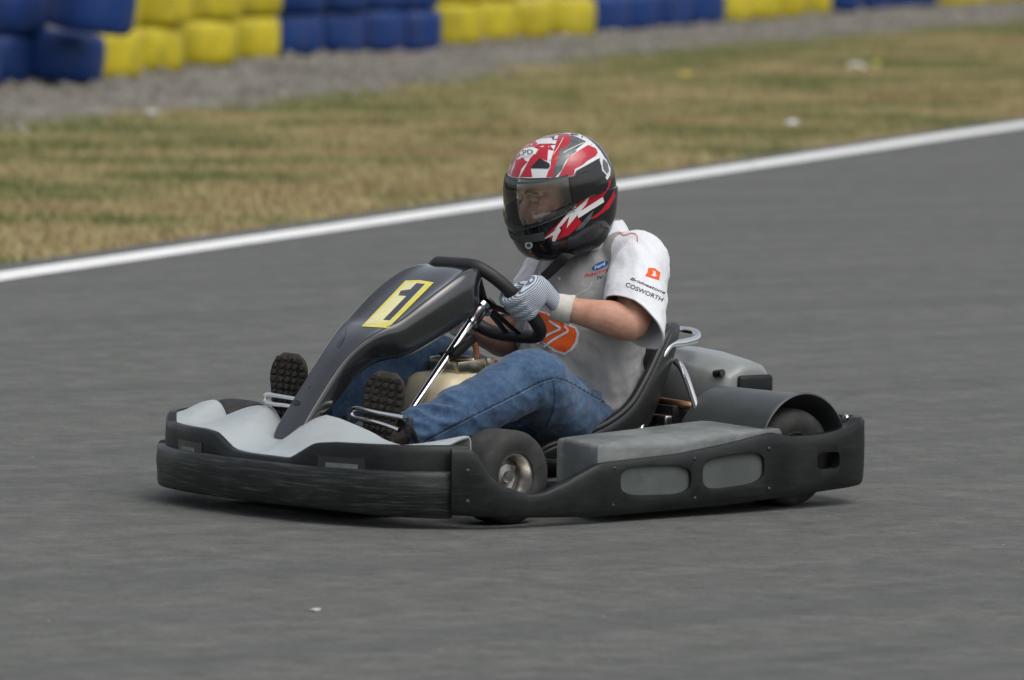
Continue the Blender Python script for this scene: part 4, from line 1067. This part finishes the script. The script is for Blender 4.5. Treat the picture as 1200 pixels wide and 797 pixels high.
def hpatch(name,z0,z1,a0,a1,off,mat,thick,parent,nz=14,zf=None,ang=50,mods=None):
    bm=bmesh.new(); secs=[]
    n=60
    for i in range(nz+1):
        f=i/nz; row=[]
        for k in range(n+1):
            az=a0+(a1-a0)*k/n
            zt=z1(az) if callable(z1) else z1; zb=z0(az) if callable(z0) else z0
            z=zb+(zt-zb)*f; L=hring(z,off,360); j=int(math.floor(az))%360; fr=az-math.floor(az)
            row.append(HM@(L[j].lerp(L[(j+1)%360],fr)))
        secs.append(row)
    loft(bm,secs,closed_sec=False); return obj(name,bm,mat,parent,ang=ang,mods=[('SOLIDIFY',dict(thickness=thick,offset=1))]+(mods or []))
vz=hpatch('visor',lambda a:-.060+.006*abs(a)/80,lambda a:.080-.016*abs(a)/80,-80,80,.0045,M['visor'],.002,helmet)
for s in (1,-1):
    a0,a1=(72,116) if s>0 else (-116,-72)
    mid_=94*s
    w=lambda a:1-max(0,(abs(a)-96)/20)**2
    hpatch('visor_pivot',lambda a:.006-.050*w(a)+.0,lambda a:.012+.050*w(a),a0,a1,.0075,M['hblack'],.003,helmet)
hpatch('visor_rim',-.0625,-.0600,-78,78,.004,M['hgrey'],.002,helmet,nz=2)
hpatch('chin_vent',-.098,-.080,-40,40,.003,M['liner'],.003,helmet,nz=3)
hpatch('port_gasket',-.0585,-.053,-72,72,.001,M['liner'],.004,helmet,nz=2)
hpatch('port_gasket',.0635,.069,-72,72,.001,M['liner'],.004,helmet,nz=2)
bm=bmesh.new(); ell(bm,hl(-.02,0,.01),(.128*HS,.112*HS,.122*HS),HRT,32)
# padded liner: a shell round the face with the front left open
fc=[f for f in bm.faces if (HI@f.calc_center_median()).x>.045 and -.085<(HI@f.calc_center_median()).z<.07 or (HI@f.calc_center_median()).z<-.095]
bmesh.ops.delete(bm,geom=fc,context='FACES'); obj('helmet_liner',bm,M['liner'],helmet,ang=180)
for s in (1,-1):
    bm=bmesh.new(); ell(bm,hl(.035,.083*s,-.062),(.055,.030,.05),HRT,18); obj('cheek_pad',bm,M['liner'],helmet)
# chin strap hanging loose
bm=bmesh.new(); q=[at(672,292,y=.03),at(664,300,x=-.13),at(655,308,x=-.125),at(645,318,x=-.125),at(636,326,x=-.12)]
tube(bm,q,[(.017,.0022)]*5,8,5,side=(0,.9,-.3)); obj('chin_strap',bm,M['strap'],helmet)

# ================================================================== SURROUNDINGS
CEN=Vector((-20,-20,0))
def strip(name,pts,z,mat,label=None):
    bm=bmesh.new(); bm.faces.new([bm.verts.new((x,y,z)) for x,y in pts]); o=obj(name,bm,mat); o['kind']='structure'; return o
strip('ground',[(-700,-700),(700,-700),(700,700),(-700,700)],-.012,M['verge'])
NRM=Vector((-ALONG.y,ALONG.x,0))
NRM=NRM if NRM.dot(Vector((-1,-1,0)))<0 else -NRM       # from the verge towards the track
# the track edge bends gently: points measured along the white line
EDGE=[at(x,y,z=0) for x,y in ((-500,401),(-200,362),(0,330),(200,300),(400,270.5),(600,240.5),(800,210.5),(1000,180),(1200,149.5),(1500,108),(1900,55))]
EDGE=[EDGE[0]+(EDGE[0]-EDGE[1])*8]+EDGE+[EDGE[-1]+(EDGE[-1]-EDGE[-2])*1.5]
EDGE=catmull(EDGE,4)
def offs(path,d):
    o=[]
    for i,p in enumerate(path):
        t=(path[min(i+1,len(path)-1)]-path[max(i-1,0)]).normalized(); n=Vector((t.y,-t.x,0)); n=n if n.dot(CEN)>0 else -n; o.append(p+n*d)
    return o
def ribbon(name,A,Bp,z,mat):
    bm=bmesh.new(); a=[bm.verts.new((p.x,p.y,z)) for p in A]; b=[bm.verts.new((p.x,p.y,z)) for p in Bp]
    for i in range(len(a)-1): bm.faces.new((a[i],a[i+1],b[i+1],b[i]))
    o=obj(name,bm,mat); o['kind']='structure'; return o
E1=offs(EDGE,.42)
TD=(EDGE[-1]-EDGE[0]).normalized(); TN=Vector((TD.y,-TD.x,0)); TN=TN if TN.dot(CP)>0 else -TN
strip('track',[(p.x,p.y) for p in E1]+[((E1[-1]+TN*260).x,(E1[-1]+TN*260).y),((E1[0]+TN*260).x,(E1[0]+TN*260).y)],0.0,M['asphalt'])
ribbon('edge_line',EDGE,offs(EDGE,.215),.004,M['paint'])
GB=[at(x,y,z=0) for x,y in ((-500,235),(-200,178),(0,150),(120,138),(200,131),(340,118),(500,101),(600,84),(700,68),(850,54),(1000,42),(1200,26),(1400,10))]
GB=catmull([GB[0]+(GB[0]-GB[1])*4]+GB+[GB[-1]+(GB[-1]-GB[-2])*2],4)
ribbon('gravel_strip',GB,offs(GB,40),-.004,M['gravel'])
# rough grass standing on the verge
def in_view(p,m=1300):
    d=p-CP; z=d.dot(FW); 
    if z<5: return False
    x=600+F*d.dot(RV)/z; y=398.5-F*d.dot(UV)/z
    return -m<x<1200+m and -90<y<640
edge_n=np.array([[p.x,p.y] for p in E1]); gb_n=np.array([[p.x,p.y] for p in GB])
def side_of(path,x,y):
    d=((path-np.array([x,y]))**2).sum(1); i=int(d.argmin()); i0=max(0,i-1); i1=min(len(path)-1,i+1)
    t=path[i1]-path[i0]; q=np.array([x,y])-path[i]; c=t[0]*q[1]-t[1]*q[0]; return c/np.hypot(*t)
sg_e=np.sign(side_of(edge_n,-60,-70)); 
V=[];Fc=[]; rg=random.Random(11); cnt=0
def blade(x,y,h,n):
    for _ in range(n):
        a=rg.uniform(0,6.283); b=rg.gauss(0,.6); ox,oy=rg.gauss(0,.03),rg.gauss(0,.03); w=.0065
        lx,ly=math.cos(b*3)*h*.55,math.sin(b*3)*h*.55; k=len(V)
        V.append((x+ox-w*math.cos(a),y+oy-w*math.sin(a),-.01)); V.append((x+ox+w*math.cos(a),y+oy+w*math.sin(a),-.01)); V.append((x+ox+lx,y+oy+ly,h*rg.uniform(.6,1.2))); Fc.append((k,k+1,k+2))
tries=0
while cnt<110000 and tries<1500000:
    tries+=1
    x=rg.uniform(-56,8); y=rg.uniform(-48,0); p=Vector((x,y,0))
    if not in_view(p): continue
    s=side_of(edge_n,x,y)*sg_e; 
    if s<.02: continue
    g=side_of(gb_n,x,y)*sg_e
    if g>.25+.3*noise.noise(p*1.2): continue
    pa=noise.noise(Vector((x*.6,y*.6,2)))
    if g>-1.2 and rg.random()<(g+1.2)*.5: continue
    blade(x,y,max(.014,.033+.022*pa),3); cnt+=1
me=bpy.data.meshes.new('grass'); me.from_pydata(V,[],Fc); gr=link('grass',me,M['grass']); gr['kind']='stuff'; tag(gr,'patchy dry grass growing on the verge between the track edge and the gravel','grass')

V=[];Fc=[]; rg=random.Random(5); cnt=0; tries=0
oct_=[(1,0,0),(-1,0,0),(0,1,0),(0,-1,0),(0,0,1),(.7,.7,.3),(-.7,.6,.35),(.6,-.7,.3),(-.6,-.7,.35)]
while cnt<13000 and tries<400000:
    tries+=1; x=rg.uniform(-60,-10); y=rg.uniform(-52,-16)
    if not in_view(Vector((x,y,0)),700): continue
    g=side_of(gb_n,x,y)*sg_e
    if g<-.3 or g>14 or (g<.5 and rg.random()<.6): continue
    sz=rg.choice((.025,.03,.04,.05,.075)); k=len(V); a=rg.uniform(0,6.28)
    for q in oct_:
        j=rg.uniform(.7,1.2)*sz; V.append((x+(q[0]*math.cos(a)-q[1]*math.sin(a))*j,y+(q[0]*math.sin(a)+q[1]*math.cos(a))*j,q[2]*j*.7-.004))
    for f in ((0,5,4),(5,2,4),(2,6,4),(6,1,4),(1,8,4),(8,3,4),(3,7,4),(7,0,4)): Fc.append(tuple(k+i for i in f))
    cnt+=1
me=bpy.data.meshes.new('gravel_stones'); me.from_pydata(V,[],Fc); gs=link('gravel_stones',me,M['gravel']); gs['kind']='stuff'; tag(gs,'loose grey stones scattered over the gravel strip before the tyre wall','gravel')
# ---- painted tyre wall
V=[];Fc=[]; rg=random.Random(9)
for _ in range(70):
    px,py=rg.uniform(-60,1260),rg.uniform(300,800); c=at(px,py,z=0)
    if (c.xy-Vector((0,0))).length<1.3: continue
    sz=rg.choice((.003,.004,.004,.005,.006)); k=len(V)
    for q in oct_: V.append((c.x+q[0]*sz*rg.uniform(.7,1.3),c.y+q[1]*sz*rg.uniform(.7,1.3),q[2]*sz*.6))
    for f in ((0,5,4),(5,2,4),(2,6,4),(6,1,4),(1,8,4),(8,3,4),(3,7,4),(7,0,4)): Fc.append(tuple(k+i for i in f))
me=bpy.data.meshes.new('track_grit'); me.from_pydata(V,[],Fc); tg=link('track_grit',me,M['grit']); tg['kind']='stuff'; tag(tg,'pale stone grit lying scattered over the asphalt','grit')
def tyre_mesh(Rr,h,mat,name,seed):
    bm=bmesh.new(); r=random.Random(seed)
    prof=[(Rr*.52,.015),(Rr*.56,.004),(Rr*.78,.0),(Rr*.90,.012),(Rr*.955,.04),(Rr*.985,h*.2),(Rr*1.0,h*.35),(Rr*1.003,h*.5),(Rr*1.0,h*.65),(Rr*.985,h*.8),(Rr*.955,h-.04),(Rr*.90,h-.012),(Rr*.78,h),(Rr*.56,h-.004),(Rr*.52,h-.015),(Rr*.58,h*.75),(Rr*.60,h*.5),(Rr*.58,h*.25)]
    lathe(bm,prof,(0,0,0),axis='Z',seg=56,close=True); sd=r.uniform(0,99)
    for v in bm.verts:
        v.co+=Vector((v.co.x,v.co.y,0)).normalized()*.014*noise.noise(v.co*3.2+Vector((sd,0,0)))+Vector((0,0,.010*noise.noise(Vector((v.co.x*2.5+sd,v.co.y*2.5,4)))))
    me=bm_mesh(name,bm,50); me.materials.append(mat); return me
TR,TH=.34,.385
TM={c:[tyre_mesh(TR,TH,M[c+'tyre'],c+'_tyre',i) for i in range(4)] for c in ('blue','yellow')}
ORD=['first','second','third','fourth','fifth','sixth']
rt=random.Random(21)
def place_tyre(c,p,z,label,tilt=(0,0),group='painted tyres of the barrier'):
    o=bpy.data.objects.new(c+'_racing_slick',rt.choice(TM[c])); COL.objects.link(o)
    o.location=(p.x+rt.uniform(-.045,.045),p.y+rt.uniform(-.045,.045),z); o.rotation_euler=(tilt[0]+rt.uniform(-.022,.022),tilt[1]+rt.uniform(-.022,.022),rt.uniform(0,6.28))
    tag(o,label,'tyre',group); return o
# right-hand limits of every stack as seen along the wall, and the row where it meets the gravel
blocks=[('yellow','the leftmost yellow block',[(164,92),(218,85),(274,77),(322,70)]),
        ('blue','the blue block left of the helmet',[(373,66),(425,63),(473,61),(517,60)]),
        ('yellow','the yellow block above the helmet',[(570,52),(606,48),(651,45),(696,42)]),
        ('blue','the blue block right of the helmet',[(738,38),(774,35),(812,32),(850,29)]),
        ('yellow','the yellow block further right',[(883,26),(915,23),(947,20),(978,17)]),
        ('blue','the farthest blue block at the right',[(1010,14),(1042,12),(1073,10),(1102,8)]),
        ('yellow','the yellow block at the right edge',[(1132,7),(1162,5),(1192,3),(1222,1)])]
for c,bn,L in blocks:
    for i,(xr,yb) in enumerate(L):
        q=at(xr,yb,z=0); dd=(q-CP); w_px=TR*F/dd.dot(FW)
        q=at(xr-w_px,yb,z=0)+ (FW*Vector((1,1,0))).normalized()*TR
        rows=2 if xr<620 else 1
        for rw in range(rows):
            nm='bottom' if rw==0 else 'upper'
            place_tyre(c,q,-.006+rw*TH,f'{c} tyre, {ORD[i]} from left, {nm} row of {bn}')
def stack(pxs,col,z0,labels,tilts,dx=(0,0)):
    pass
q=at(-12,99,z=0)+(FW*Vector((1,1,0))).normalized()*TR
place_tyre('blue',q,-.006,'dark blue tyre cut by the left edge, bottom of the front stack',group='dark blue tyres of the nearer stacks')
place_tyre('blue',q+Vector((-.03,.02,0)),TH-.006,'dark blue tyre cut by the left edge, upper one of the front stack',group='dark blue tyres of the nearer stacks')
q=at(66,106,z=0)+(FW*Vector((1,1,0))).normalized()*TR
ax_t=FW*Vector((1,1,0)); 
def tilt_tyre(px,py,z,ang,label):
    q=at(px,py,z=0)+(FW*Vector((1,1,0))).normalized()*TR
    o=place_tyre('blue',q,z,label,group='dark blue tyres of the nearer stacks')
    o.rotation_mode='QUATERNION'; o.rotation_quaternion=Matrix.Rotation(R(ang),3,FW).to_quaternion(); return o
tilt_tyre(62,100,.020,6,'dark blue tyre at the bottom of the leaning stack, under the toppling one')
tilt_tyre(95,104,TH+.035,7,'dark blue tyre sliding off to the right on top of the leaning stack')

# the wall runs on out of the picture on both sides
bmw=bmesh.new(); st=(at(164,92,z=0)-at(322,70,z=0))/3*.82
L0=at(-12,99,z=0)+(FW*Vector((1,1,0))).normalized()*TR; st2=(at(1222,1,z=0)-at(1102,8,z=0))/4; L1=at(1210,1,z=0)+st2*.6
for base_,step_ in ((L0,st),(L1,st2)):
    for i in range(1,13):
        for rw in range(2):
            cb_=(i//4+(1 if base_ is L0 else 0))%2; me_=TM['blue' if cb_ else 'yellow'][i%4]; n0=len(bmw.verts); nf=len(bmw.faces); bmw.from_mesh(me_); bmw.verts.ensure_lookup_table(); bmw.faces.ensure_lookup_table()
            o_=base_+step_*i+Vector((rt.uniform(-.05,.05),rt.uniform(-.05,.05),rw*TH-.006))
            for v in bmw.verts[n0:]: v.co+=o_
            for f in bmw.faces[nf:]: f.material_index=cb_; f.smooth=True
me=bpy.data.meshes.new('tyre_wall'); bmw.to_mesh(me); bmw.free(); tw=link('tyre_wall',me,[M['yellowtyre'],M['bluetyre']]); tw['kind']='stuff'; tag(tw,'rest of the painted tyre wall running on beyond both edges of the photo','barrier')
# ---- litter and small things on the ground
def scrap(name,px,py,size,mat,label,cat,z=0):
    c=at(px,py,z=0); bm=bmesh.new(); r=random.Random(px); n=9; ring=[]
    for k in range(n):
        a=2*math.pi*k/n; rr=size*r.uniform(.6,1.1); ring.append((c.x+rr*math.cos(a),c.y+rr*math.sin(a)*.8,z+r.uniform(.004,size*.5)))
    vs=[bm.verts.new(p) for p in ring]; m=bm.verts.new((c.x,c.y,z+size*.55))
    for k in range(n): bm.faces.new((vs[k],vs[(k+1)%n],m))
    o=obj(name,bm,mat,mods=[('SOLIDIFY',dict(thickness=.003))]); tag(o,label,cat)
scrap('paper_scrap',178,135,.06,M['white'],'white paper scrap lying where the gravel meets the grass at left','litter')
scrap('paper_scrap',1006,81,.11,M['cuff'],'pale paper scrap on the dry grass at the upper right','litter')
scrap('paper_scrap',932,147,.07,M['white'],'small white paper scrap on the grass near the white line','litter')
scrap('fallen_leaf',369,717,.016,M['cuff'],'pale cream leaf lying on the asphalt in front of the kart','leaf')
scrap('yellow_flower',803,90,.08,M['yellowtyre'],'yellow flower head in the dry grass right of the helmet','flower')
scrap('yellow_flower',1024,78,.07,M['decalyellow'],'yellow flower beside the pale paper scrap at the upper right','flower')

# ================================================================== LIGHT, SKY, CAMERA
w=bpy.data.worlds.new('World'); scene.world=w; w.use_nodes=True; n=w.node_tree.nodes; l=w.node_tree.links
SUN_EL,SUN_AZ=R(60),R(95)       # azimuth of the direction towards the sun, from +X counter-clockwise
sk=n.new('ShaderNodeTexSky'); sk.sky_type='NISHITA'; sk.sun_disc=False; sk.sun_elevation=SUN_EL; sk.sun_rotation=R(90)-SUN_AZ; sk.air_density=1.0; sk.dust_density=4.0; sk.ozone_density=1.0
hs=n.new('ShaderNodeHueSaturation'); hs.inputs['Saturation'].default_value=.38     # cloud cover greys the sky
l.new(sk.outputs[0],hs.inputs['Color']); l.new(hs.outputs[0],n['Background'].inputs[0]); n['Background'].inputs[1].default_value=.135
sd=bpy.data.lights.new('sun','SUN'); sd.energy=.7; sd.angle=R(55); sd.color=(1,.985,.95)
so=bpy.data.objects.new('sun',sd); COL.objects.link(so)
dv=Vector((math.cos(SUN_AZ)*math.cos(SUN_EL),math.sin(SUN_AZ)*math.cos(SUN_EL),math.sin(SUN_EL)))
so.rotation_euler=(-dv).to_track_quat('-Z','Y').to_euler(); so.location=(0,0,30)
cd=bpy.data.cameras.new('camera'); cam=bpy.data.objects.new('camera',cd); COL.objects.link(cam)
mm=Matrix((RV,UV,-FW)).transposed().to_4x4(); mm.translation=CP; cam.matrix_world=mm
cd.sensor_fit='HORIZONTAL'; cd.sensor_width=36; cd.lens=F/1200*36; cd.clip_start=.5; cd.clip_end=3000
cd.dof.use_dof=True; cd.dof.focus_distance=(Vector((0.05,.15,.5))-CP).dot(FW); cd.dof.aperture_fstop=4.6
scene.camera=cam
scene.view_settings.view_transform='Standard'; scene.view_settings.look='None'; scene.view_settings.exposure=0.36; scene.view_settings.gamma=1
